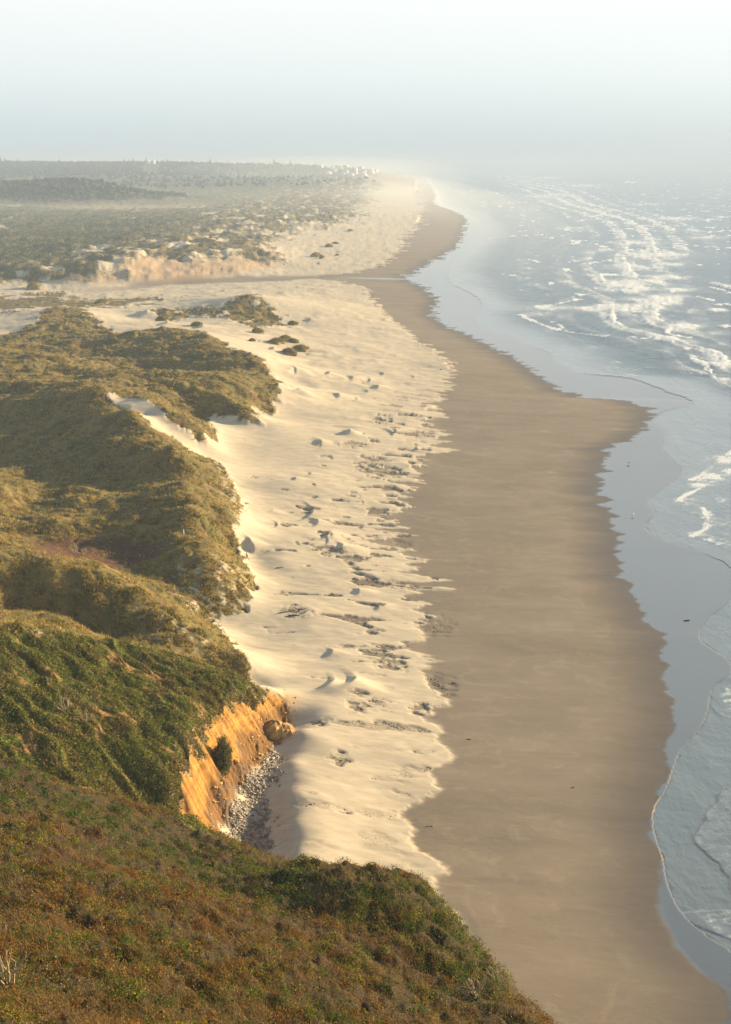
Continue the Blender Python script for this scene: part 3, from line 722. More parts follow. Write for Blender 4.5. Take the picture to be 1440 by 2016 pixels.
FOAM = [(1200, 606, 95, 10, 1), (1292, 590, 75, 14, 1), (1250, 560, 85, 16, 1), (1312, 545, 62, 9, .9), (1335, 570, 45, 6, .9), (1275, 602, 55, 12, 1), (1080, 606, 55, 7, .9), (1060, 618, 35, 6, .8),
        (1255, 478, 62, 7, .9), (1290, 502, 82, 11, 1), (1330, 430, 60, 5, .9), (1392, 468, 60, 4, .8), (1412, 610, 28, 4, 1), (1352, 642, 48, 14, .95), (1405, 655, 40, 8, .7), (1402, 705, 42, 14, .6), (1432, 748, 26, 12, 1),
        (1090, 385, 72, 6, .8), (1150, 365, 52, 4, .8), (1080, 350, 42, 3, .8), (1240, 359, 22, 2, 1), (1190, 415, 50, 4, .7), (1270, 402, 60, 4, .7), (1130, 450, 45, 5, .8), (1200, 492, 60, 6, .7), (1310, 520, 60, 8, .8), (1240, 526, 70, 9, .8), (1160, 497, 25, 3, .8), (1420, 427, 24, 2, .9), (1370, 455, 30, 3, .8), (1180, 405, 25, 2, .8), (1290, 445, 40, 3, .8),
        (1422, 905, 34, 9, 1), (1400, 940, 34, 9, 1), (1376, 955, 22, 5, .9), (1420, 985, 12, 5, .8), (1350, 985, 24, 5, .7), (1395, 1012, 14, 8, .7), (1400, 1035, 12, 6, .7), (1425, 1050, 16, 8, .6), (1368, 1050, 18, 4, .6), (1440, 930, 24, 10, 1)]
fb = np.zeros_like(foam)
for px, py, rx, ry, a in FOAM:
    x, y, _ = at(px, py, 0); x1, _, _ = at(px + rx, py, 0); _, y2, _ = at(px, py - ry, 0); _, y3, _ = at(px, py + ry, 0)
    ly = np.log(sY); cy_ = math.log(y); hy = (math.log(y2) - math.log(y3)) / 2
    q = ((su - x / y) / ((x1 - x) / y)) ** 2 + ((ly - cy_) / hy) ** 2
    fb = np.maximum(fb, a * np.exp(-0.8 * q))
foam = np.maximum(foam, fb * (0.70 - 0.10 * (sY < 420) + 0.55 * fo_n + 0.25 * fbm(sX / 4, sY / 7, 3, 214) + (sY < 420) * (0.7 * fbm(sX / 5, sY / 4, 4, 215) + 0.9 * (0.45 - 1.6 * np.abs(fbm(sX / 2.6, sY / 3.0, 4, 217))))))
# bright broken lips along a few lines
LIPS = [[(1025, 620), (1040, 628), (1068, 640), (1100, 650), (1150, 657), (1190, 662)], [(1030, 612), (1062, 604), (1110, 596), (1140, 590)], [(1310, 640), (1312, 655), (1335, 660), (1360, 664)],
        [(1385, 715), (1400, 735), (1412, 748), (1440, 762)], [(1230, 663), (1290, 668), (1335, 662)],
        [(1300, 540), (1340, 552), (1400, 558), (1440, 560)], [(1180, 600), (1230, 612), (1290, 618)], [(1330, 480), (1390, 486), (1440, 488)], [(1150, 520), (1200, 512), (1260, 505)], [(1240, 450), (1300, 455), (1360, 452)],
        [(1060, 430), (1120, 428), (1180, 424)], [(960, 470), (1010, 466), (1060, 462)], [(1000, 400), (1060, 398), (1130, 396)], [(1365, 945), (1392, 928), (1420, 905), (1445, 885)], [(1330, 988), (1350, 975), (1378, 962)], [(1385, 1000), (1395, 1020), (1388, 1042), (1362, 1056)]]
_lw = np.interp(sY, [250, 600, 1500, 3000], [0.7, 2.0, 4, 8])
_lj = 1.5 * _lw * fbm(sX / 6, sY / 10, 3, 218)
for pts in LIPS:
    w3 = np.array([at(px, py, 0) for px, py in pts])
    for k in range(len(w3) - 1):
        (x0, y0, _), (x1, y1, _) = w3[k], w3[k + 1]
        dx, dy = x1 - x0, y1 - y0
        t = np.clip(((sX - x0) * dx + (sY - y0) * dy) / (dx * dx + dy * dy), 0, 1)
        dd = np.hypot(sX - x0 - t * dx, sY - y0 - t * dy)
        foam = np.maximum(foam, np.exp(-((dd + _lj) / _lw) ** 2) * (0.72 + 0.8 * fo_n))
_lace = 1 - np.clip(2.6 * np.abs(fbm(sX / 4.5, sY / 2.2, 3, 231)), 0, 1)
foam = np.maximum(foam, (sY < 520) * sstep(0.2, 3, sdm) * (0.30 * _lace * sstep(-0.1, 0.35, fbm(sX / 14, sY / 11, 3, 232)) + 0.34 * sheet * _lace))
foam = np.clip(foam, 0, 1) * sstep(0, 2, sdm)
sz = sz + sstep(0.35, 0.8, foam) * off * (0.45 + 0.5 * fbm(sX / 3, sY / 5, 2, 216)) * (sY < 2500)
calm = 1 - sstep(4, 40 + 60 * (sY < 420), sdm + 10 * fbm(sX / 40, sY / 60, 2, 218))


def sea_material():
    t = NT("sea_water")
    foam = t.attr('foam').outputs['Fac']; thin = t.attr('thin').outputs['Fac']; calm = t.attr('calm').outputs['Fac']
    rip = t.noise(0.9, 5, 0.65, (1.0, 0.55, 1), 0.25)
    rip2 = t.noise(0.16, 4, 0.6, (1.0, 0.5, 1), 0.2)
    cells = t.n('ShaderNodeTexVoronoi', feature='DISTANCE_TO_EDGE', i_Scale=0.7)
    lace = t.noise(1.5, 6, 0.75, (1, 0.7, 1))
    big = t.noise(0.03, 4, 0.6, (1, 0.5, 1))
    body = t.mix(t.ramp(big, 0.35, 0.65), (0.014, 0.050, 0.090), (0.030, 0.080, 0.120))
    body = t.mix(t.math('MULTIPLY', calm, 0.75), body, (0.17, 0.19, 0.185))
    body = t.mix(t.math('MULTIPLY', thin, 0.85), body, (0.10, 0.082, 0.06))
    h = t.math('ADD', t.math('MULTIPLY', rip, 0.35), t.math('MULTIPLY', rip2, 1.3))
    st = t.math('SUBTRACT', 1.0, t.math('MULTIPLY', calm, 0.82))
    b = t.n('ShaderNodeBump', i_Distance=1.3)
    t.l(h, b.inputs['Height']); t.l(t.math('MULTIPLY', st, 0.9), b.inputs['Strength'])
    w = t.principled(body, 0.12, 0.5, b.outputs[0]); t.l(t.math('ADD', 1.33, t.math('MULTIPLY', calm, 0.75)), w.inputs['IOR'])
    fac = t.ramp(t.math('ADD', foam, t.math('MULTIPLY', t.math('SUBTRACT', lace, 0.5), 1.3)), 0.42, 0.62)
    film = t.math('MULTIPLY', t.ramp(foam, 0.12, 0.55), 0.30)
    fac = t.math('MAXIMUM', fac, film)
    fm = t.principled(t.mix(lace, (0.55, 0.60, 0.62), (0.86, 0.86, 0.84)), 0.8, 0.2, t.bump(lace, 0.7, 0.5))
    mx = t.n('ShaderNodeMixShader')
    t.l(fac, mx.inputs[0]); t.l(w.outputs[0], mx.inputs[1]); t.l(fm.outputs[0], mx.inputs[2])
    return t.done(mx)


SEA_IOR = 1.75
_si = np.arange(sX.size).reshape(sX.shape)
_q = np.stack([_si[:-1, :-1], _si[:-1, 1:], _si[1:, 1:], _si[1:, :-1]], -1)
_ok = cellm(sdm) > 0
_q = _q[_ok]
_u, _inv = np.unique(_q, return_inverse=True)
sea = mesh_np("sea", np.stack([sX, sY, sz], -1).reshape(-1, 3)[_u], _inv.reshape(-1, 4), sea_material(), smooth=True,
              attrs={'foam': ('POINT', foam.ravel()[_u]), 'thin': ('POINT', thin.ravel()[_u]), 'calm': ('POINT', calm.ravel()[_u])})
tag(sea, kind='structure')
print("sea", len(_u), time.time() - T0)
# ------------------------------------------------------------------ plant cover
def _normals():
    P = np.stack([Xg, Yg, Z], -1)
    du = np.gradient(P, axis=1); dv = np.gradient(P, axis=0)
    n = np.cross(du, dv)
    a = np.linalg.norm(n, axis=-1, keepdims=True)
    return (n / a), a[..., 0]
NRM, AREA = _normals()
_view = np.stack([-Xg, -Yg, CAM_H - Z], -1)
DIST = np.linalg.norm(_view, axis=-1)
FACING = (NRM * _view).sum(-1) / DIST
SEEN = AREA / DIST ** 2 * np.clip(FACING, 0.15, 1)


def scatter(mask, n, rng):
    w = cellm(mask * SEEN); w[w < 0] = 0
    c = np.cumsum(w.ravel()); c /= c[-1]
    k = np.searchsorted(c, rng.random(n))
    i, j = np.divmod(k, NC - 1)
    fr, fc = rng.random(n), rng.random(n)
    def g(A):
        f1, f2 = (fr[:, None], fc[:, None]) if A.ndim == 3 else (fr, fc)
        return A[i, j] * (1 - f1) * (1 - f2) + A[i + 1, j] * f1 * (1 - f2) + A[i, j + 1] * (1 - f1) * f2 + A[i + 1, j + 1] * f1 * f2
    p = np.stack([g(Xg), g(Yg), g(Z)], -1)
    nn = g(NRM); nn /= np.linalg.norm(nn, axis=1, keepdims=True)
    return p, nn, g


def unit(v): return v / (np.linalg.norm(v, axis=1, keepdims=True) + 1e-9)


def leaves(p, nrm, size, spread, rng, flat=0.7, asp=0.55):
    """kite-shaped leaves (n,4,3)"""
    n = len(p)
    N = unit(nrm * flat + rng.normal(0, 0.55, (n, 3)))
    a = unit(np.cross(N, rng.normal(0, 1, (n, 3)))); b = np.cross(N, a)
    s = size[:, None]
    v = np.stack([p - a * s * 0.5, p + b * s * 0.5 * asp, p + a * s * 0.5 + N * s * 0.08, p - b * s * 0.5 * asp], 1)
    return v


def blades(p, h, w, lean, rng):
    n = len(p)
    th = rng.uniform(0, 2 * math.pi, n)
    d = np.stack([np.cos(th), np.sin(th), np.zeros(n)], 1) * w[:, None] * 0.5
    top = p + lean * h[:, None] + np.array([0, 0, 1]) * h[:, None]
    return np.stack([p - d, p + d, top], 1)


def cover(name, verts, col, mat):
    n, k, _ = verts.shape
    o = mesh_np(name, verts.reshape(-1, 3), np.arange(n * k).reshape(n, k), mat, attrs={'tint': ('FACE', col)})
    return tag(o, kind='stuff')


def leaf_material(name, trans=0.3, gloss=0.0):
    t = NT(name)
    c = t.attr('tint').outputs['Color']
    d = t.n('ShaderNodeBsdfDiffuse'); tr = t.n('ShaderNodeBsdfTranslucent')
    t.l(c, d.inputs[0]); t.l(c, tr.inputs[0])
    m = t.n('ShaderNodeMixShader', i_Fac=trans)
    t.l(d.outputs[0], m.inputs[1]); t.l(tr.outputs[0], m.inputs[2])
    if gloss:
        g = t.n('ShaderNodeBsdfGlossy', i_Roughness=0.45); g.inputs[0].default_value = (0.6, 0.6, 0.55, 1)
        m2 = t.n('ShaderNodeMixShader', i_Fac=gloss)
        t.l(m.outputs[0], m2.inputs[1]); t.l(g.outputs[0], m2.inputs[2]); m = m2
    return t.done(m)


def domes(p, nrm, r, per, size, rng, flat=0.75, up=0.5):
    """leafy domes: `per` leaves over each low round crown; returns leaf quads, leaf height fraction, owner index"""
    n = len(p); k = np.repeat(np.arange(n), per); m = len(k)
    ax = unit(nrm * (1 - up) + np.array([0, 0, 1.0]) * up)
    d = unit(rng.normal(0, 1, (m, 3))); s = (d * ax[k]).sum(1, keepdims=True)
    d = np.where(s < -0.15, d - 2 * s * ax[k], d)
    rad = r[k] * rng.uniform(0.72, 1.08, m) * (1 + 0.22 * np.sin(d[:, 0] * 5 + k * 1.7) * np.cos(d[:, 1] * 5 + k * 2.3))
    q = p[k] + d * rad[:, None] * np.array([1, 1, flat])
    return leaves(q, d, size[k] * rng.lognormal(0, .25, m), 0, rng, 0.9, 0.6), (d * ax[k]).sum(1), k


M_LEAF = leaf_material("leaves", 0.3); M_BLADE = leaf_material("grass_blades", 0.35)
def pick(rng, n, table, w):
    """per-leaf colour: rows of table chosen by weights w (n, k)"""
    w = np.clip(w, 1e-6, None); c = np.cumsum(w / w.sum(1, keepdims=True), 1)
    k = (rng.random(n)[:, None] > c).sum(1).clip(0, len(table) - 1)
    return np.array(table)[k] * rng.lognormal(0, 0.15, (n, 1)) * rng.lognormal(0, 0.03, (n, 3))


rng = np.random.default_rng(21)
# --- the near hillside: low leathery shrubs, rust-brown fern and straw
GREENF = poly_mask([(-300, 1495), (0, 1500), (200, 1572), (420, 1655), (640, 1720), (860, 1762), (895, 1800), (960, 1890), (1010, 1960), (960, 1950), (900, 1880), (800, 1830), (640, 1790), (450, 1745), (250, 1665), (0, 1580), (-300, 1545)], 0.035, 0.03, 18)
n = int(420000 * VEG)
p, nn, g = scatter(FORE, n, rng)
t_ = np.linalg.norm(p - np.array([0, 0, CAM_H]), axis=1)
clump = fbm(p[:, 0] / 1.3, p[:, 1] / 1.3, 3, 301); patch2 = fbm(p[:, 0] / 5.5, p[:, 1] / 5.5, 3, 302); patch3 = fbm(p[:, 0] / 2.2 + 9, p[:, 1] / 2.2, 3, 303)
gf = g(GREENF)
hgt = rng.random(n) ** 0.7 * (0.16 + 0.34 * np.clip(clump + 0.3, 0, 1))
pp = p + nn * hgt[:, None] * 0.5 + np.array([0, 0, 1]) * hgt[:, None] * 0.7
W_ = np.stack([0.9 * np.clip(0.75 + 1.2 * patch2 - 1.0 * gf, 0.02, 2), 0.35 * np.clip(0.5 + 1.5 * patch3 - 0.5 * gf, 0, 2), 0.28 + 1.2 * np.clip(clump, 0, 1) * (0.5 + gf) + 0.5 * gf, 0.25 + 1.6 * np.clip(-patch2 + 0.15, 0, 1) + 1.0 * gf, 0.12 + 0.3 * np.clip(patch3, 0, 1)], 1)
col = pick(rng, n, [(0.165, 0.082, 0.024), (0.26, 0.165, 0.058), (0.22, 0.19, 0.03), (0.06, 0.095, 0.016), (0.11, 0.058, 0.02)], W_ ** 1.8)
size = (0.045 + 0.0006 * t_) * rng.lognormal(0, 0.3, n)
cover("shrub_cover", leaves(pp, nn, size, 0, rng), col, M_LEAF)
n = int(6500 * VEG)
p, nn, g = scatter(FORE * sstep(-0.35, 0.15, fbm(Xg / 4.5, Yg / 4.5, 3, 306)), n, rng)
t_ = np.linalg.norm(p - np.array([0, 0, CAM_H]), axis=1); gf = np.clip(1.5 * g(GREENF), 0, 1)
r = rng.uniform(0.22, 0.62, n) * (0.75 + 0.004 * t_)
v, hf, k = domes(p, nn, r, 84, 0.06 + 0.0006 * t_, rng, 0.8)
fam = fbm(p[:, 0] / 6 + 3, p[:, 1] / 6, 3, 307) + rng.normal(0, .22, n)
W_ = np.stack([np.clip(0.55 - 0.9 * gf - 1.3 * fam, 0.02, 2), np.clip(0.25 - fam, 0.05, 1), 0.30 + np.clip(fam, 0, 1) + 0.35 * gf, np.clip(0.35 + 1.6 * fam, 0.05, 2) + 1.0 * gf], 1)
own = np.argmax(W_ + rng.gumbel(0, .35, W_.shape), 1)
Wl = W_[k] * 0.35; Wl[np.arange(len(k)), own[k]] += 1.4
col = pick(rng, len(k), [(0.175, 0.083, 0.023), (0.25, 0.155, 0.052), (0.22, 0.195, 0.03), (0.075, 0.115, 0.018)], Wl ** 1.6)
cover("hillside_shrubs", v, col, M_LEAF)
n = int(110000 * VEG)
p, nn, g = scatter(FORE * sstep(-0.25, 0.3, fbm(Xg / 3.5, Yg / 3.5, 3, 305)), n, rng)
h = rng.uniform(0.25, 0.75, n); lean = np.stack([rng.normal(-0.25, 0.35, n), rng.normal(-0.05, 0.35, n), np.zeros(n)], 1)
col = pick(rng, n, [(0.30, 0.20, 0.085), (0.20, 0.10, 0.03), (0.14, 0.13, 0.03)], np.tile([[0.5, 0.5, 0.3]], (n, 1)) * (1 + 0))
cover("dry_grass", blades(p, h, np.full(n, 0.022), lean, rng), col, M_BLADE)
# --- the headland: wind-shorn mats, green above, brown and twiggy underneath
n = int(150000 * VEG)
p, nn, g = scatter(np.clip(HEAD * (1 - OCHRE) * (1 - 0.85 * _bare) + 1.5 * DRAPE, 0, 1), n, rng)
pa = fbm(p[:, 0] / 7, p[:, 1] / 7, 3, 311); pb = fbm(p[:, 0] / 2.4, p[:, 1] / 2.4, 3, 312)
up = nn[:, 2]
hgt = rng.random(n) * 0.20
pp = p + nn * hgt[:, None]
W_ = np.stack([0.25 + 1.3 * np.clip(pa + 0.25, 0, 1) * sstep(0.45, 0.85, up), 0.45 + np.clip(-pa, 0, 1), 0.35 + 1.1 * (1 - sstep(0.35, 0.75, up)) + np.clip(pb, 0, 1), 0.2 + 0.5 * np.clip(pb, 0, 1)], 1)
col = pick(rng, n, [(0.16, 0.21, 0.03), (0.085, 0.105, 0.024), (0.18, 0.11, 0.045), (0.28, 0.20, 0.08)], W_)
size = rng.lognormal(0, 0.3, n) * 0.20
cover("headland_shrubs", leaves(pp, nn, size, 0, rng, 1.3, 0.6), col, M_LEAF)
n = int(4200 * VEG)
p, nn, g = scatter(np.clip(HEAD * (1 - OCHRE) * (1 - 0.85 * _bare) + 0.7 * DRAPE, 0, 1) * sstep(-0.4, 0.1, fbm(Xg / 5, Yg / 5, 3, 313)), n, rng)
dr = g(DRAPE); pa = fbm(p[:, 0] / 8, p[:, 1] / 8, 3, 314) + rng.normal(0, .2, n)
r = rng.uniform(0.35, 1.0, n) * (1 - 0.35 * dr)
v, hf, k = domes(p, nn, r, 44, np.full(n, 0.19), rng, 0.7)
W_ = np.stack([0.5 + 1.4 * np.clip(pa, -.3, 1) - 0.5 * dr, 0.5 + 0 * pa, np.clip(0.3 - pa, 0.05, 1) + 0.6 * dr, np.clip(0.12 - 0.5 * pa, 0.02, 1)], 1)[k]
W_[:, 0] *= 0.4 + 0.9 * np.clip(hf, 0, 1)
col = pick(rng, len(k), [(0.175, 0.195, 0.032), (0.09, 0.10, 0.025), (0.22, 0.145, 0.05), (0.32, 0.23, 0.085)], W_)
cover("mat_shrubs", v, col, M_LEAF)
# --- dune grass
DG = np.clip(V_MAIN + V_HILL + V_MIDS + 0.35 * V_FLAT, 0, 1) * (0.25 + 0.75 * veg) * (1 - HEAD) * (1 - 0.75 * REDFLAT)
n = int(30000 * VEG)
p, nn, g = scatter(DG * (0.15 + 0.85 * sstep(-0.25, 0.2, fbm(Xg / 3.0, Yg / 3.0, 3, 320))), n, rng)
t_ = np.linalg.norm(p - np.array([0, 0, CAM_H]), axis=1)
pa = fbm(p[:, 0] / 16, p[:, 1] / 16, 3, 321) + rng.normal(0, .18, n); pb = fbm(p[:, 0] / 4, p[:, 1] / 4, 3, 322)
per = 9; k = np.repeat(np.arange(n), per); m = n * per
th = rng.uniform(0, 2 * math.pi, m); rr_ = np.sqrt(rng.random(m))
sc = rng.uniform(0.5, 1.1, n) * (0.8 + 0.0008 * t_)
off = np.stack([np.cos(th) * rr_, np.sin(th) * rr_, np.zeros(m)], 1)
q = p[k] + off * (0.42 * sc[k])[:, None] - nn[k] * 0.06
h = sc[k] * rng.uniform(0.35, 0.75, m)
lean = off * 0.85 + rng.normal(0, .2, (m, 3)) * (1, 1, 0) + np.array([-0.22, -0.05, 0])
W_ = np.stack([0.6 + 0.6 * np.clip(pa, -0.5, 1), 0.50 - 0.6 * np.clip(pa, -1, 0.6), 0.30 + 0.8 * np.clip(pb, 0, 1), 0.10 + 0.4 * np.clip(-pb, 0, 1)], 1)
tab = np.array([(0.38, 0.275, 0.075), (0.20, 0.19, 0.05), (0.45, 0.315, 0.11), (0.20, 0.12, 0.045)])
c_ = np.cumsum(W_ / W_.sum(1, keepdims=True), 1); own = (rng.random(n)[:, None] > c_).sum(1).clip(0, 3)
col = tab[own[k]] * rng.lognormal(0, .2, (m, 1))
cover("dune_grass", blades(q, h, (0.07 + 0.00035 * t_)[k], lean, rng), col, M_BLADE)
# --- scrub on the plain and between the far dunes
n = int(90000 * VEG)
p, nn, g = scatter(FAR * veg * (BASE < 22) * (1 - 0.9 * MEADOW) * (1 - 0.9 * CLEAR) * (Yg < 5000), n, rng)
t_ = p[:, 1]
pa = fbm(p[:, 0] / 60, p[:, 1] / 110, 4, 331); pb = fbm(p[:, 0] / 16, p[:, 1] / 22, 3, 332)
ef = np.clip(g(_edgefar), 0, 1)
p = p + np.array([0, 0, 1]) * (rng.random(n) * (0.6 + 1.8 * np.clip(pb + pa, 0, 1)) * (1 - 0.7 * ef))[:, None]
W_ = np.stack([0.5 + np.clip(pa, -0.4, 1) * 1.5, 0.5 - np.clip(pa, -1, 0.45), 0.10 + 0.8 * np.clip(pb, 0, 1) + 1.6 * ef], 1)
col = pick(rng, n, [(0.08, 0.10, 0.035), (0.17, 0.17, 0.06), (0.30, 0.23, 0.10)], W_)
size = rng.lognormal(0, 0.3, n) * (0.35 + 0.00085 * t_)
cover("plain_scrub", leaves(p, nn, size, 0, rng, 1.3, 0.8), col, M_LEAF)
print("plants", time.time() - T0)
# ------------------------------------------------------------------ small solids
class MB:
    """collects rings, boxes and blobs; build() links them as one mesh"""
    def __init__(s): s.v = []; s.f = []; s.c = []
    def tube(s, pts, rad, n=7, cap=True):
        pts = [Vector(p) for p in pts]; base = len(s.v); m = len(pts)
        for i, p in enumerate(pts):
            d = (pts[min(i + 1, m - 1)] - pts[max(i - 1, 0)]).normalized()
            a = d.cross(Vector((0.3, 0.9, 0.31))).normalized(); b = d.cross(a)
            r = rad[i] if isinstance(rad, (list, tuple)) else rad
            for k in range(n):
                t = 2 * math.pi * k / n
                s.v.append(p + (a * math.cos(t) + b * math.sin(t)) * r)
        for i in range(m - 1):
            for k in range(n):
                s.f.append((base + i * n + k, base + i * n + (k + 1) % n, base + (i + 1) * n + (k + 1) % n, base + (i + 1) * n + k))
        if cap:
            s.f.append(tuple(base + k for k in reversed(range(n)))); s.f.append(tuple(base + (m - 1) * n + k for k in range(n)))
    def box(s, c, d, rz=0.0):
        base = len(s.v); cs, sn = math.cos(rz), math.sin(rz)
        for z in (-.5, .5):
            for x, y in ((-.5, -.5), (.5, -.5), (.5, .5), (-.5, .5)):
                X, Y = x * d[0], y * d[1]
                s.v.append(Vector((c[0] + X * cs - Y * sn, c[1] + X * sn + Y * cs, c[2] + z * d[2])))
        for q in ((3, 2, 1, 0), (4, 5, 6, 7), (0, 1, 5, 4), (1, 2, 6, 5), (2, 3, 7, 6), (3, 0, 4, 7)): s.f.append(tuple(base + i for i in q))
    def blob(s, c, r, nu=10, nv=7, jit=0.0, rnd=random, squash=1.0):
        base = len(s.v)
        for i in range(nv + 1):
            a = -math.pi / 2 + math.pi * i / nv
            for j in range(nu):
                b = 2 * math.pi * j / nu
                q = 1 + rnd.uniform(-jit, jit)
                s.v.append(Vector((c[0] + r[0] * q * math.cos(a) * math.cos(b), c[1] + r[1] * q * math.cos(a) * math.sin(b), c[2] + r[2] * q * math.sin(a))))
        for i in range(nv):
            for j in range(nu):
                s.f.append((base + i * nu + j, base + i * nu + (j + 1) % nu, base + (i + 1) * nu + (j + 1) % nu, base + (i + 1) * nu + j))
    def poly(s, vs, fs):
        base = len(s.v); s.v += [Vector(v) for v in vs]; s.f += [tuple(base + i for i in f) for f in fs]
    def build(s, name, mat, parent=None, smooth=False):
        me = bpy.data.meshes.new(name); me.from_pydata([tuple(v) for v in s.v], [], s.f)
        if smooth: me.polygons.foreach_set("use_smooth", [True] * len(me.polygons))
        me.materials.append(mat); me.update()
        o = bpy.data.objects.new(name, me); COL.objects.link(o)
        if parent: o.parent = parent
        return o


def empty(name, loc, rz=0.0):
    o = bpy.data.objects.new(name, None); COL.objects.link(o)
    o.location = loc; o.rotation_euler = (0, 0, rz); o.empty_display_size = 0.5
    return o


def copy_tree(o, parent=None):
    c = o.copy(); COL.objects.link(c)
    if parent: c.parent = parent
    for ch in list(o.children): copy_tree(ch, c)
    return c


def ground(px, py):
    """point of the finished ground seen at a photo pixel"""
    return hit(px, py, Z)


def zat(x, y): return float(samp(Z, x, y))


from mathutils import Vector
M_WOOD = plain("weathered_wood", (0.16, 0.125, 0.09), 0.85, 0.2, 0.3)
M_DARKWOOD = plain("dark_driftwood", (0.07, 0.055, 0.042), 0.85, 0.2, 0.3)
M_BLEACH = plain("bleached_twigs", (0.36, 0.29, 0.20), 0.85, 0.2, 0.2)
M_BARK = plain("bark", (0.06, 0.05, 0.04), 0.9)
M_NEEDLE = plain("needles", (0.030, 0.048, 0.026), 0.85, 0.2, 0.4, 0.6)
M_WALLW = plain("white_render", (0.62, 0.59, 0.53), 0.7, 0.3, 0.04, 0.3)
M_ROOF = plain("pale_roof", (0.55, 0.50, 0.45), 0.7, 0.3, 0.1, 0.3)
M_STONE = plain("ochre_stone", (0.40, 0.24, 0.09), 0.9, 0.2, 0.35, 1.2)
M_PEB = plain("grey_stones", (0.30, 0.255, 0.20), 0.85, 0.2, 0.5, 1.5)

# ------------------------------------------------------------------ person walking up the sand
px_, py_, pz_ = ground(487, 1103)
person = empty("person", (px_, py_, zat(px_, py_)), R(100))
tag(person, "person in dark clothes mid stride on pale sand at the dune foot", "person")


def skin(name, verts, edges, mat, parent, sub=2):
    me = bpy.data.meshes.new(name); me.from_pydata([v[:3] for v in verts], edges, []); me.materials.append(mat)
    o = bpy.data.objects.new(name, me); COL.objects.link(o); o.parent = parent
    o.modifiers.new("skin", 'SKIN')
    sv = me.skin_vertices[0].data
    for i, v in enumerate(verts):
        r = v[3]; sv[i].radius = (r, v[4] if len(v) > 4 else r)
        sv[i].use_root = i == 0
    o.modifiers[0].use_smooth_shade = True
    m = o.modifiers.new("smooth", 'SUBSURF'); m.levels = sub; m.render_levels = sub
    return o


M_SKIN = plain("skin", (0.42, 0.25, 0.17), 0.6, 0.3, 0.05)
M_JACKET = plain("dark_jacket", (0.030, 0.026, 0.030), 0.8, 0.2, 0.2)
M_TROUS = plain("dark_trousers", (0.055, 0.040, 0.034), 0.8, 0.2, 0.2)
M_HAIR = plain("dark_hair", (0.03, 0.02, 0.015), 0.7, 0.2, 0.2)
# facing local +y, striding; one vertex per joint
hip, chest, neck, head = (0, 0, 0.93), (0, 0.05, 1.28), (0, 0.08, 1.47), (0, 0.11, 1.62)
V_ = [(*hip, .12, .09), (*chest, .14, .10), (*neck, .055), (*head, .095, .11), (-.19, .05, 1.40, .06), (-.26, -.14, 1.14, .045), (-.25, -.03, .92, .035), (-.25, .05, .86, .04),
      (.19, .07, 1.40, .06), (.25, .22, 1.16, .045), (.22, .40, 1.05, .035), (.21, .47, 1.04, .04),
      (-.10, .02, .88, .09), (-.11, .27, .52, .06), (-.11, .34, .10, .045), (-.11, .47, .035, .04), (.10, -.02, .88, .09), (.11, -.12, .50, .06), (.11, -.42, .16, .045), (.11, -.36, .05, .04)]
E_ = [(0, 1), (1, 2), (2, 3), (1, 4), (4, 5), (5, 6), (6, 7), (1, 8), (8, 9), (9, 10), (10, 11), (0, 12), (12, 13), (13, 14), (14, 15), (0, 16), (16, 17), (17, 18), (18, 19)]
skin("body", V_, E_, M_SKIN, person)
skin("jacket", [(0, 0.0, .86, .15, .12), (0, .05, 1.28, .165, .125), (0, .075, 1.43, .09), (-.19, .05, 1.40, .08), (-.265, -.14, 1.14, .065), (-.255, -.04, .95, .055), (.19, .07, 1.40, .08), (.255, .22, 1.16, .065), (.225, .37, 1.07, .055)],
     [(0, 1), (1, 2), (1, 3), (3, 4), (4, 5), (1, 6), (6, 7), (7, 8)], M_JACKET, person)
skin("trousers", [(0, 0, .92, .135, .11), (-.10, .02, .84, .105), (-.11, .27, .52, .078), (-.11, .335, .13, .065), (.10, -.02, .84, .105), (.11, -.12, .50, .078), (.11, -.40, .18, .065)],
     [(0, 1), (1, 2), (2, 3), (0, 4), (4, 5), (5, 6)], M_TROUS, person)
hb = MB(); hb.blob((0, 0.085, 1.665), (.105, .12, .10), 12, 8); hb.build("hair", M_HAIR, person, True)
for sx_, sy_, sz_ in ((-.11, .40, .05), (.11, -.38, .06)):
    sh = MB(); sh.blob((sx_, sy_, sz_), (.055, .14, .055)); sh.build("shoe", M_DARKWOOD, person, True)

# ------------------------------------------------------------------ gulls on the wet sand
M_GULL = plain("white_feathers", (0.82, 0.80, 0.76), 0.7, 0.3, 0.04)
M_WING = plain("grey_feathers", (0.30, 0.31, 0.33), 0.7, 0.3, 0.1)
M_BEAK = plain("orange_beak", (0.55, 0.30, 0.05), 0.5)
def make_gull(loc, rz, s, label):
    g_ = empty("gull", loc, rz); tag(g_, label, "gull", "gulls standing on the wet sand")
    skin("body", [(0, -.05, .30, .085), (0, .10, .34, .095), (0, .20, .42, .055), (0, .24, .52, .052), (0, -.22, .29, .05), (0, -.36, .28, .02)], [(0, 1), (1, 2), (2, 3), (0, 4), (4, 5)], M_GULL, g_)
    for q in (-1, 1):
        w_ = MB(); w_.blob((q * .085, -.10, .335), (.03, .25, .065), 10, 6); w_.build("wing", M_WING, g_, True)
        l_ = MB(); l_.tube([(q * .04, .02, .26), (q * .04, .01, .12), (q * .045, .03, .0)], .009, 5); l_.tube([(q * .045, .01, .008), (q * .045, .09, .008)], .012, 5); l_.build("leg", M_BEAK, g_)
    b_ = MB(); b_.tube([(0, .27, .52), (0, .33, .515), (0, .37, .50)], [.02, .016, .005], 6); b_.build("beak", M_BEAK, g_)
    g_.scale = (s, s, s)
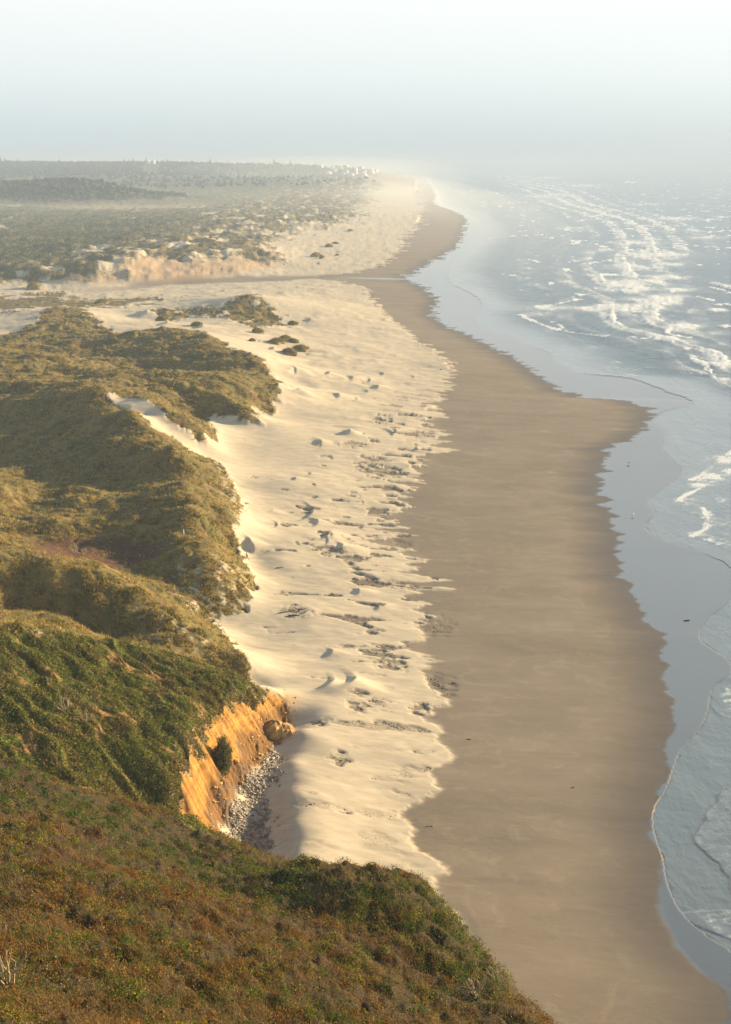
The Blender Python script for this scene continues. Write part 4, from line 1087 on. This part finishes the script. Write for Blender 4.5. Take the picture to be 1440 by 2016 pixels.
for px, py, rz, lb in ((1237, 914, 1.2, "white gull standing on the wet sand, the farther of the two"), (1246, 1017, -0.6, "white gull standing on the wet sand near the swash tongues, the nearer of the two")):
    x, y, z = ground(px, py)
    make_gull((x, y, zat(x, y)), rz, 1.7, lb)

# ------------------------------------------------------------------ driftwood
def log(px, py, length, rad, rz, mat, label, stub=True, name="driftwood_log"):
    x, y, z = ground(px, py)
    b = MB(); h = length / 2
    rnd = random.Random(int(px * 7 + py))
    pts = [(-h + length * i / 6, rnd.uniform(-.04, .04) * length, rad * 0.7 + rnd.uniform(-.1, .1) * rad) for i in range(7)]
    b.tube(pts, [rad * q * rnd.uniform(.85, 1.1) for q in (1.15, 1, .95, .9, .8, .7, .45)], 8)
    if stub:
        b.tube([(h * .2, 0, rad), (h * .35, length * .10, rad + length * .09), (h * .42, length * .13, rad + length * .16)], [rad * .45, rad * .35, rad * .2], 6)
        b.tube([(-h, 0, rad), (-h * 1.1, -length * .05, rad + length * .05)], [rad * .9, rad * .3], 6)
    o = b.build(name, mat, None, True)
    o.location = (x, y, zat(x, y)); o.rotation_euler = (0, 0, rz)
    tag(o, label, "driftwood")
    return o
log(1353, 1222, 1.3, .10, .1, M_DARKWOOD, "short dark driftwood branch lying alone on the shining wet sand")
log(1128, 1551, 0.6, .06, .3, M_DARKWOOD, "small dark stick lying alone on the brown damp strand")
log(924, 1456, 0.6, .06, -.2, M_DARKWOOD, "small dark branch on the damp sand below the cut cliff")
log(566, 1205, 3.4, .16, .5, M_WOOD, "longest grey log on the driftwood heap in the pale sand hollow")
log(590, 1200, 2.6, .15, -.4, M_BLEACH, "bleached log lying across the right of the driftwood heap")
log(580, 1212, 2.2, .13, .05, M_DARKWOOD, "dark log along the lower edge of the driftwood heap")
log(606, 1203, 1.8, .12, 1.0, M_WOOD, "stubby grey log at the right end of the driftwood heap")
log(484, 991, 2.0, .10, -.5, M_DARKWOOD, "dark branch jutting from the grassy dune foot onto pale sand")
log(552, 1118, 1.6, .08, .2, M_DARKWOOD, "dark stick on pale sand right of the walking person")
log(848, 1627, 1.0, .07, .1, M_BLEACH, "pale stick on the tongue of dark sand near the hillside brow")

# ------------------------------------------------------------------ posts on the dune
def post(px, py, h, r, mat, label, name="fence_post"):
    x, y, z = ground(px, py)
    b = MB(); b.tube([(0, 0, -.3), (0, 0, h * .6), (.02, 0, h)], [r, r, r * .92], 8); b.blob((0.02, 0, h), (r * .9, r * .9, r * .5), 8, 4)
    o = b.build(name, mat, None); o.location = (x, y, zat(x, y)); tag(o, label, "post")
post(334, 1022, 1.5, .09, M_WOOD, "left of two grey wooden posts on the dune crest above the dark hollow")
post(341, 1020, 1.6, .09, M_WOOD, "right of two grey wooden posts on the dune crest above the dark hollow")
post(362, 1052, 1.1, .13, M_WALLW, "short white marker post in the golden dune grass", "marker_post")

# ------------------------------------------------------------------ bare shrubs
def bare_shrub(px, py, h, label, seed, mat=M_BLEACH, n=7, spread=0.6):
    x, y, z = ground(px, py); rnd = random.Random(seed)
    b = MB()
    def grow(p, d, l, r, depth):
        q = p + d * l * .5 + Vector((rnd.uniform(-.1, .1), rnd.uniform(-.1, .1), 0)) * l
        e = q + (d + Vector((rnd.uniform(-.25, .25), rnd.uniform(-.25, .25), rnd.uniform(-.05, .2)))).normalized() * l * .5
        b.tube([p, q, e], [r, r * .8, r * .6], 5)
        if depth:
            for k in range(rnd.choice((2, 3))):
                nd = (d + Vector((rnd.uniform(-1, 1), rnd.uniform(-1, 1), rnd.uniform(-.2, .7))) * .8).normalized()
                grow(q if k == 2 else e, nd, l * rnd.uniform(.5, .8), r * .55, depth - 1)
    for k in range(n):
        a = rnd.uniform(0, 6.28)
        grow(Vector((rnd.uniform(-.1, .1), rnd.uniform(-.1, .1), -.1)), Vector((math.cos(a) * spread, math.sin(a) * spread, 1)).normalized(), h * .45, h * .022 + .008, 2)
    o = b.build("bare_shrub", mat); o.location = (x, y, zat(x, y)); tag(o, label, "shrub", "leafless bushes")
bare_shrub(150, 1092, 2.6, "pale leafless bush in the reddish hollow of the dunes", 3)
bare_shrub(168, 1093, 1.8, "small leafless bush just right of the pale one in the reddish hollow", 4, n=5)
bare_shrub(14, 1945, 2.0, "bleached dead bush at the bottom left of the brown hillside", 5, n=5, spread=.4)
bare_shrub(975, 1932, 1.3, "leafless twiggy bush on the brow of the near hillside over the strand", 6, n=6)
bare_shrub(938, 1968, 1.6, "grey dead bush in the dark gully of the near hillside", 7, n=8, spread=.35)
bare_shrub(130, 1400, 2.2, "grey tangle of dead twigs on the left of the green headland", 8, M_BLEACH, 10, 1.0)
bare_shrub(165, 1425, 1.8, "lower grey tangle of dead twigs on the green headland", 9, M_BLEACH, 9, 1.0)

# ------------------------------------------------------------------ grass hummocks on the open sand
M_MOUND = plain("grassy_mound", (0.23, 0.18, 0.07), 0.9, 0.1, 0.4, 0.8)
HUM = [(622, 506, 5.5, 4.6, "largest round grass hummock alone on the far beach beyond the stream"), (634, 508, 3.2, 2.4, "small grass hummock touching the right of the largest one beyond the stream"), (648, 486, 4.6, 3.0, "middle grass hummock on the far beach above the largest one"),
       (661, 480, 3.6, 2.0, "low grass hummock right of the middle one on the far beach"), (664, 503, 2.0, 1.4, "tiny grass tuft on the far beach right of the largest hummock"), (690, 455, 5, 2.6, "hazy grass hummock high on the far beach near the dunes"),
       (570, 697, 3.6, 2.6, "front left grass hummock of the cluster below the dune hill"), (592, 690, 3.6, 2.6, "front right grass hummock of the cluster below the dune hill"), (545, 675, 4.0, 2.2, "left grass hummock in the upper row of the cluster below the dune hill"),
       (562, 672, 4.0, 2.8, "tallest grass hummock in the upper row of the cluster below the dune hill"), (577, 675, 3.0, 2.0, "right grass hummock in the upper row of the cluster below the dune hill"), (577, 640, 2.6, 2.2, "grass hummock at the right foot of the dune hill"),
       (497, 672, 1.6, 1.2, "single small grass tuft on the pale sand below the dune hill"), (508, 655, 3.6, 2.2, "grass hummock against the near slope of the dune hill"), (320, 632, 3.4, 2.6, "round grass hummock on the pale sand saddle left of the dune hill"), (388, 640, 2.8, 1.6, "low grass hummock in the middle of the pale sand saddle"),
       (200, 598, 4.4, 2.8, "dark grass hummock at the far left edge of the sand saddle"), (68, 568, 6.5, 5.0, "pointed hummock beside the stream at the far left")]
for k, (px, py, r, h, lb) in enumerate(HUM):
    x, y, z = ground(px, py); z0 = zat(x, y)
    e = empty("grass_hummock", (x, y, z0), k * 1.3); tag(e, lb, "hummock", "grass hummocks on the open sand")
    rr = np.random.default_rng(50 + k)
    nu, nv = 28, 10
    co = []
    for i in range(nv + 1):
        f = i / nv
        for j in range(nu):
            a = 2 * math.pi * j / nu
            wob = 1 + 0.22 * math.sin(2 * a + k) + 0.12 * math.sin(5 * a + 2 * k) + rr.normal(0, .03)
            prof = math.cos(f * math.pi / 2) ** 0.8 if f < 1 else 0
            co.append((math.cos(a) * r * f * wob, math.sin(a) * r * f * wob, h * prof * (0.86 + 0.12 * math.sin(3 * a + k) * f) - 0.4 * (f == 1)))
    co = np.array(co); fc = []
    for i in range(nv):
        for j in range(nu): fc.append((i * nu + j, (i + 1) * nu + j, (i + 1) * nu + (j + 1) % nu, i * nu + (j + 1) % nu))
    mesh_np("mound", co, np.array(fc), M_MOUND, e, True)
    nb = 900
    fi = np.sqrt(rr.random(nb)) * 0.92; ai = rr.uniform(0, 2 * math.pi, nb)
    ii = np.clip((fi * nv).astype(int), 0, nv - 1); jj = (ai / (2 * math.pi) * nu).astype(int) % nu
    P_ = co[ii * nu + jj] + rr.normal(0, .12, (nb, 3)); 
    out_ = np.stack([np.cos(ai) * fi * .7, np.sin(ai) * fi * .7, np.zeros(nb)], 1)
    bl_ = blades(P_, rr.uniform(.3, .8, nb) * min(1.2, h / 2), np.full(nb, .20), out_ + rr.normal(0, .2, (nb, 3)) * (1, 1, 0), rr)
    cc = np.array([(0.32, 0.24, 0.09), (0.18, 0.165, 0.055), (0.22, 0.15, 0.065)])[rr.integers(0, 3, nb)] * rr.lognormal(0, .2, (nb, 1))
    mesh_np("grass", bl_.reshape(-1, 3), np.arange(nb * 3).reshape(nb, 3), M_BLADE, e, attrs={'tint': ('FACE', cc)})

# ------------------------------------------------------------------ rock at the cliff foot, bush hanging on the cliff
x, y, z = ground(556, 1446)
b = MB(); rnd = random.Random(5)
b.blob((0, 0, .5), (2.0, 1.7, 1.5), 16, 10, .16, rnd); b.blob((-1.1, .6, .9), (1.8, 1.6, 1.7), 14, 10, .16, rnd)
o = b.build("rock_outcrop", M_STONE); o.location = (x, y, zat(x, y) - .3); o.rotation_euler = (0, 0, .6)
tag(o, "rounded ochre rock outcrop at the seaward tip of the cut cliff", "rock")
x, y, z = ground(424, 1490)
e = empty("hanging_shrub", (x + .9, y, z)); tag(e, "dark oval bush clinging to the middle of the ochre cliff face", "shrub")
b = MB(); b.tube([(-.5, 0, -.4), (0, 0, .2), (.3, 0, 1.2)], [.09, .08, .05], 6); b.build("stem", M_BARK, e)
rr = np.random.default_rng(77); nb = 12000
d_ = unit(rr.normal(0, 1, (nb, 3))); rad_ = rr.random((nb, 1)) ** .35
P_ = d_ * rad_ * np.array([1.3, 1.5, 2.7]) * (1 + .45 * pnoise(d_[:, 0] * 2.2 + 5, d_[:, 2] * 2.2 + 2, 3)[:, None] + .25 * pnoise(d_[:, 1] * 5 + 1, d_[:, 2] * 5 + 8, 4)[:, None]) + np.array([.1, 0, .2])
cc = np.array([(0.075, 0.082, 0.028), (0.12, 0.09, 0.035), (0.10, 0.125, 0.03)])[rr.integers(0, 3, nb)] * rr.lognormal(0, .25, (nb, 1))
mesh_np("foliage", leaves(P_, d_, rr.lognormal(0, .3, nb) * .17, 0, rr).reshape(-1, 3), np.arange(nb * 4).reshape(nb, 4), M_LEAF, e, attrs={'tint': ('FACE', cc)})

# ------------------------------------------------------------------ loose stones and wrack
def debris(name, mask, n, size, mat, seed, flat=0.6, elong=1.0):
    rr = np.random.default_rng(seed)
    p, nn, g = scatter(mask, n, rr)
    oc_ = np.array([(1, 0, 0), (0, 1, 0), (-1, 0, 0), (0, -1, 0), (0, 0, 1), (0, 0, -.4)], float)
    fc = np.array([(0, 1, 4), (1, 2, 4), (2, 3, 4), (3, 0, 4), (1, 0, 5), (2, 1, 5), (3, 2, 5), (0, 3, 5)])
    th = rr.uniform(0, 2 * math.pi, n); s = size * rr.lognormal(0, .45, n) * (1 + .0022 * p[:, 1])
    v = oc_[None] * (s[:, None, None] * np.stack([np.full(n, elong) * rr.uniform(.7, 1.6, n), rr.uniform(.6, 1.0, n), rr.uniform(.5, 1, n) * flat], 1)[:, None, :]) * rr.uniform(.75, 1.25, (n, 6, 1))
    c_, s_ = np.cos(th)[:, None], np.sin(th)[:, None]
    v = np.stack([v[..., 0] * c_ - v[..., 1] * s_, v[..., 0] * s_ + v[..., 1] * c_, v[..., 2]], -1) + p[:, None, :]
    f = (fc[None] + 6 * np.arange(n)[:, None, None]).reshape(-1, 3)
    return tag(mesh_np(name, v.reshape(-1, 3), f, mat), kind='stuff')
debris("cliff_stones", PEBBLE * (FORE < .2) * (OCHRE < .6), 6500, .10, M_PEB, 401, .7)
debris("fallen_clods", np.clip(FAN + SLUMP, 0, 1) * (FORE < .2) * (HF < .35), 170, .15, M_STONE, 403, .8)
debris("beach_wrack", sstep(.2, .7, hollow) * sstep(-.15, .2, fbm(Xg / 1.6, Yg / 2.6, 3, 405)), 3500, .055, M_WOOD, 402, .6, 1.8)

# ------------------------------------------------------------------ far woods
def trees_np(name, p, h, wid, rr, col, rings):
    n = len(p); m = 7
    V, a = [], np.linspace(0, 2 * math.pi, m, endpoint=False)
    for f_, w_ in rings:
        r_ = (wid * w_)[:, None] * rr.uniform(.65, 1.3, (n, m)); ph = rr.uniform(0, 1, (n, 1))
        V.append(np.stack([p[:, 0:1] + np.cos(a + ph) * r_, p[:, 1:2] + np.sin(a + ph) * r_, p[:, 2:3] + h[:, None] * (f_ + rr.normal(0, .03, (n, m)))], -1))
    V = np.stack(V, 1).reshape(n, -1, 3); q = []
    for i in range(len(rings) - 1):
        for j in range(m): q.append((i * m + j, i * m + (j + 1) % m, (i + 1) * m + (j + 1) % m, (i + 1) * m + j))
    q = np.array(q)
    f = (q[None] + (len(rings) * m) * np.arange(n)[:, None, None]).reshape(-1, 4)
    c = np.repeat(col, len(q), 0)
    return tag(mesh_np(name, V.reshape(-1, 3), f, M_LEAF, attrs={'tint': ('FACE', c)}), kind='stuff')
rr = np.random.default_rng(501)
hillm = (BASE > 17) & (Yg > 2150) & (Yg < 2640)
p, nn, g = scatter(hillm * FAR * 1.0, 1500, rr); n = len(p)
trees_np("hill_wood", p - [0, 0, 1], rr.uniform(4, 10, n), rr.uniform(3.4, 6.5, n), rr, np.array([(0.035, 0.05, 0.025), (0.06, 0.065, 0.03), (0.10, 0.085, 0.05)])[rr.choice(3, n, p=[.5, .35, .15])], [(0.0, .7), (.3, 1.0), (.6, .95), (.85, .6), (1.0, .1)])
far_w = (BASE > 24) & (Yg > 2900) & (Yg < 5200) & (U < 0.01)
p, nn, g = scatter(far_w * FAR * (0.2 + (BASE > 50)), 6500, rr)
_hx = (299 - 720.0) / F / 1.045
p = p[~((np.abs(p[:, 0] / p[:, 1] - _hx) < 0.007) & (p[:, 1] < 4640) & (p[:, 1] > 4000))]
p = p[~((np.abs(p[:, 0] / p[:, 1] + 0.014) < 0.024) & (rr.random(len(p)) < 0.75))]; n = len(p)
trees_np("far_forest", p - [0, 0, 1], rr.uniform(5, 12, n), rr.uniform(3.5, 7, n), rr, np.array([(0.030, 0.045, 0.026), (0.045, 0.055, 0.03)])[rr.choice(2, n)], [(0.0, .7), (.25, 1.0), (.55, .8), (.8, .45), (1.0, .05)])
def crest(px, y0=3900, y1=5400):
    u = (px - 720.0) / F / 1.045
    c = np.clip(np.searchsorted(COLS, u), 0, NC - 1); r0, r1 = np.searchsorted(ROWS, [y0, y1])
    k = r0 + int(np.argmax((Z[r0:r1, c] - CAM_H) / ROWS[r0:r1]))
    return u * ROWS[k], ROWS[k], Z[k, c]
def conifer(label, seed):
    rnd = random.Random(seed)
    e = empty("conifer_tree", (0, 0, 0)); tag(e, label, "tree", "conifers along the far skyline")
    b = MB(); b.tube([(0, 0, -1), (0, 0, 4), (.1, 0, 15)], [.45, .35, .08], 7); b.build("trunk", M_BARK, e)
    c = MB()
    for i in range(9):
        z0 = 2.2 + i * 1.5; r = 4.0 * (1 - i / 9.6) * rnd.uniform(.75, 1.2)
        m = 9; base = len(c.v)
        for j in range(m):
            a = 2 * math.pi * j / m + i; q = r * rnd.uniform(.5, 1.25)
            c.v.append(Vector((math.cos(a) * q, math.sin(a) * q, z0 - q * .25 + rnd.uniform(-.3, .3))))
        c.v.append(Vector((rnd.uniform(-.2, .2), rnd.uniform(-.2, .2), z0 + 2.6)))
        for j in range(m): c.f.append((base + j, base + (j + 1) % m, base + m))
    c.build("crown", M_NEEDLE, e)
    return e
protos = []
TREES = [(5, 1.55, "tallest conifer on the skyline at the left edge of the photo")] + [(px, s, None) for px, s in ((14, 1.1), (38, 1.2), (44, 1.0), (90, .9), (120, .95), (184, 1.0), (212, .9), (248, 1.1), (256, 1.2), (265, 1.45), (272, 1.15), (290, 1.0), (312, 1.1), (320, 1.2), (331, 1.0), (352, .95), (378, 1.05), (408, 1.2), (416, 1.15), (428, 1.2), (440, 1.1), (452, .9), (470, .95), (498, .85), (532, 1.15), (541, 1.2), (549, 1.0), (560, 1.1), (572, 1.1), (583, 1.0), (594, .9), (606, 1.0), (622, .9))]
base_t = [conifer("x", 1), conifer("x", 2), conifer("x", 3)]
used = 0
for k, (px, s, lb) in enumerate(TREES):
    x, y, z = crest(px)
    o = base_t[k] if k < 3 else copy_tree(base_t[k % 3])
    o["label"] = lb or "dark conifer standing above the wood on the far hazy skyline"
    o.location = (x, y - 12, zat(x, y) - 1); o.rotation_euler = (0, 0, k * 1.7); s *= (0.62, 1.25, 0.85, 1.0, 0.7, 1.4, 0.8)[k % 7] if k else 1.2
    o.scale = (s * 1.15, s * 1.15, s)

# ------------------------------------------------------------------ far houses
def house(loc, rz, d, label, grp, src=[]):
    e = empty("house", loc, rz); tag(e, label, "house", grp)
    w, l, h = d
    b = MB(); b.box((0, 0, h / 2 - 1.5), (w, l, h + 3)); b.poly([(-w / 2, -l / 2, h), (w / 2, -l / 2, h), (0, -l / 2, h + w * .28), (-w / 2, l / 2, h), (w / 2, l / 2, h), (0, l / 2, h + w * .28)], [(0, 1, 2), (4, 3, 5)]); b.build("wall", M_WALLW, e)
    t_ = .35; q = w / 2 + .6; zz = h - .6 * .56
    rf = MB()
    for s in (-1, 1):
        rf.poly([(s * q, -l / 2 - .5, zz), (s * q, l / 2 + .5, zz), (0, l / 2 + .5, h + w * .28 + .05), (0, -l / 2 - .5, h + w * .28 + .05), (s * q, -l / 2 - .5, zz + t_), (s * q, l / 2 + .5, zz + t_), (0, l / 2 + .5, h + w * .28 + .05 + t_), (0, -l / 2 - .5, h + w * .28 + .05 + t_)],
                [(0, 1, 2, 3), (7, 6, 5, 4), (0, 4, 5, 1), (0, 3, 7, 4), (1, 5, 6, 2)])
    rf.build("roof", M_ROOF, e)
    return e
for px, w, lb in ((292.5, 11, "left of two white houses side by side on the wooded skyline"), (304, 10.5, "right of two white houses side by side on the wooded skyline")):
    x, y, z = crest(px); y -= 170
    zz = CAM_H + (y / 1.0) * 0.0004 + 4
    hx = x * y / (y + 170)
    house((hx, y, zat(hx, y) + 2), -.5, (w, 10, 10), lb, "white houses on the skyline")
TOWN = "houses of the far hazy town"
for px, py, w, lb in ((632, 325.5, 16, "long pale house alone at the left end of the hazy town"), (655, 325.5, 13, None), (657, 329.5, 10, None), (672, 327.5, 22, "largest white building at the top of the hazy town"), (666, 328.5, 12, None), (683, 330.5, 16, None), (687.5, 333.5, 12, None),
                      (697, 333, 11, None), (701, 335.5, 11, None), (712, 328, 14, None), (732, 330.5, 14, None), (661, 337.5, 12, None), (648, 342.5, 18, "low pale house at the lower left of the hazy town"), (693, 345.5, 14, None), (702, 341.5, 9, None),
                      (716, 346.5, 22, "big pale house at the lower right of the hazy town nearest the dunes"), (733, 339.5, 15, None), (741, 337.5, 11, None), (677, 344.5, 11, None), (684, 339.5, 10, None), (719, 339.5, 10, None), (707, 333, 10, None)):
    x, y, z = hit(px, py + 1.0, Z, 2500)
    if y > 4700:
        x, y, z = crest(px, 3900, 4700); y -= 25; x = (px - 720.0) / F / 1.045 * y
    house((x, y, zat(x, y)), -.75 + (px * 0.37) % .5, (w * .95, w * 1.1, 7 + (px % 3)), lb or "tiny pale house among many in the far hazy town above the dunes", TOWN)
print("things", time.time() - T0)
SKY_K = 4.8
SKY_VEIL = [(0.0, (0.51, 0.62, 0.70)), (0.025, (0.58, 0.68, 0.74)), (0.07, (0.79, 0.85, 0.87)), (0.125, (0.95, 0.96, 0.94)), (0.3, (0.92, 1.02, 1.05)), (0.55, (0.62, 0.76, 0.83)), (0.75, (0.14, 0.20, 0.32)), (1.0, (0.07, 0.11, 0.20))]
MIST = 0.00014
BANKS = [((120, 4300, 3), (210, 2800, 30)), ((-520, 2700, 4), (820, 1500, 22)), ((-180, 4350, 40), (460, 700, 62))]
# ------------------------------------------------------------------ light, air, camera exposure
SUN_AZ, SUN_EL = 62.0, 12.0
sd_ = bpy.data.lights.new("sun", 'SUN'); sd_.energy = 5.0; sd_.angle = R(0.6); sd_.color = (1.0, 0.78, 0.46)
sun = bpy.data.objects.new("sun", sd_); COL.objects.link(sun)
sun.rotation_euler = (R(90 - SUN_EL), 0, R(180 - SUN_AZ) if False else R(-SUN_AZ) + math.pi)
from mathutils import Vector
_s = Vector((math.cos(R(SUN_EL)) * math.sin(R(SUN_AZ)), math.cos(R(SUN_EL)) * math.cos(R(SUN_AZ)), math.sin(R(SUN_EL))))
sun.rotation_euler = _s.to_track_quat('Z', 'Y').to_euler()
W = bpy.data.worlds.new("World"); SC.world = W; W.use_nodes = True
nt = W.node_tree; nt.nodes.clear()
out = nt.nodes.new('ShaderNodeOutputWorld'); bg = nt.nodes.new('ShaderNodeBackground')
sky = nt.nodes.new('ShaderNodeTexSky'); sky.sky_type = 'NISHITA'; sky.sun_disc = False
sky.sun_elevation = R(SUN_EL); sky.sun_rotation = R(SUN_AZ); sky.altitude = 50; sky.air_density = 1.0; sky.dust_density = 1.0; sky.ozone_density = 1.5
# thin sea-fog veil in front of the clear sky: dense and grey-blue on the horizon, thin and bright higher up
tc = nt.nodes.new('ShaderNodeTexCoord'); sx = nt.nodes.new('ShaderNodeSeparateXYZ')
nt.links.new(tc.outputs['Generated'], sx.inputs[0])
cr = nt.nodes.new('ShaderNodeValToRGB'); nt.links.new(sx.outputs[2], cr.inputs[0])
el = cr.color_ramp.elements
for k, (p_, c_) in enumerate(SKY_VEIL):
    e_ = el[k] if k < 2 else el.new(p_)
    e_.position = p_; e_.color = (*[x * SKY_K for x in c_], 1)
mx = nt.nodes.new('ShaderNodeMix'); mx.data_type = 'RGBA'; mx.inputs[0].default_value = 0.88
nt.links.new(sky.outputs[0], mx.inputs[6]); nt.links.new(cr.outputs[0], mx.inputs[7])
nt.links.new(mx.outputs[2], bg.inputs[0]); bg.inputs[1].default_value = 0.08
nt.links.new(bg.outputs[0], out.inputs[0])

if HAZE:
    hz = NT("haze_air")
    pv = hz.n('ShaderNodeVolumePrincipled')
    pv.inputs['Color'].default_value = (0.46, 0.56, 0.71, 1); pv.inputs['Density'].default_value = HAZE; pv.inputs['Anisotropy'].default_value = 0.0
    hz.l(pv.outputs[0], hz.out.inputs['Volume'])
    x0, x1, y0, y1, z0, z1 = -13000, 26000, -300, 41000, -6, 132
    co = [(x, y, z) for z in (z0, z1) for y in (y0, y1) for x in (x0, x1)]
    fc = [(0, 2, 3, 1), (4, 5, 7, 6), (0, 1, 5, 4), (2, 6, 7, 3), (0, 4, 6, 2), (1, 3, 7, 5)]
    h = mesh_np("haze", np.array(co), np.array(fc), hz.m)
    tag(h, kind='stuff')

if MIST:
    ms = NT("spray_mist")
    pv = ms.n('ShaderNodeVolumePrincipled')
    pv.inputs['Color'].default_value = (0.95, 0.96, 0.97, 1); pv.inputs['Density'].default_value = MIST; pv.inputs['Anisotropy'].default_value = 0.3
    ms.l(pv.outputs[0], ms.out.inputs['Volume'])
    nu, nv = 32, 16
    for MIST_C, MIST_R, f_ in [(c_, r_, f_) for c_, r_ in BANKS for f_ in (1.25, 0.95, 0.65, 0.35)]:
        co = []
        for i in range(nv + 1):
            a = -math.pi / 2 + math.pi * i / nv
            for j in range(nu):
                q = 2 * math.pi * j / nu
                co.append((MIST_C[0] + f_ * MIST_R[0] * math.cos(a) * math.cos(q), MIST_C[1] + f_ * MIST_R[1] * math.cos(a) * math.sin(q), MIST_C[2] + f_ * MIST_R[2] * math.sin(a)))
        fc = [(i * nu + j, i * nu + (j + 1) % nu, (i + 1) * nu + (j + 1) % nu, (i + 1) * nu + j) for i in range(nv) for j in range(nu)]
        m_ = mesh_np("sea_mist", np.array(co), np.array(fc), ms.m, smooth=True)
        tag(m_, kind='stuff')

SC.render.engine = 'CYCLES'
cy = SC.cycles
cy.max_bounces = 6; cy.diffuse_bounces = 2; cy.glossy_bounces = 3; cy.transmission_bounces = 3; cy.volume_bounces = 1; cy.transparent_max_bounces = 8
cy.use_denoising = True
cy.caustics_reflective = False; cy.caustics_refractive = False
SC.view_settings.view_transform = 'Standard'; SC.view_settings.look = 'None'; SC.view_settings.gamma = 1
SC.view_settings.exposure = EXPO
#print("script", time.time() - T0)
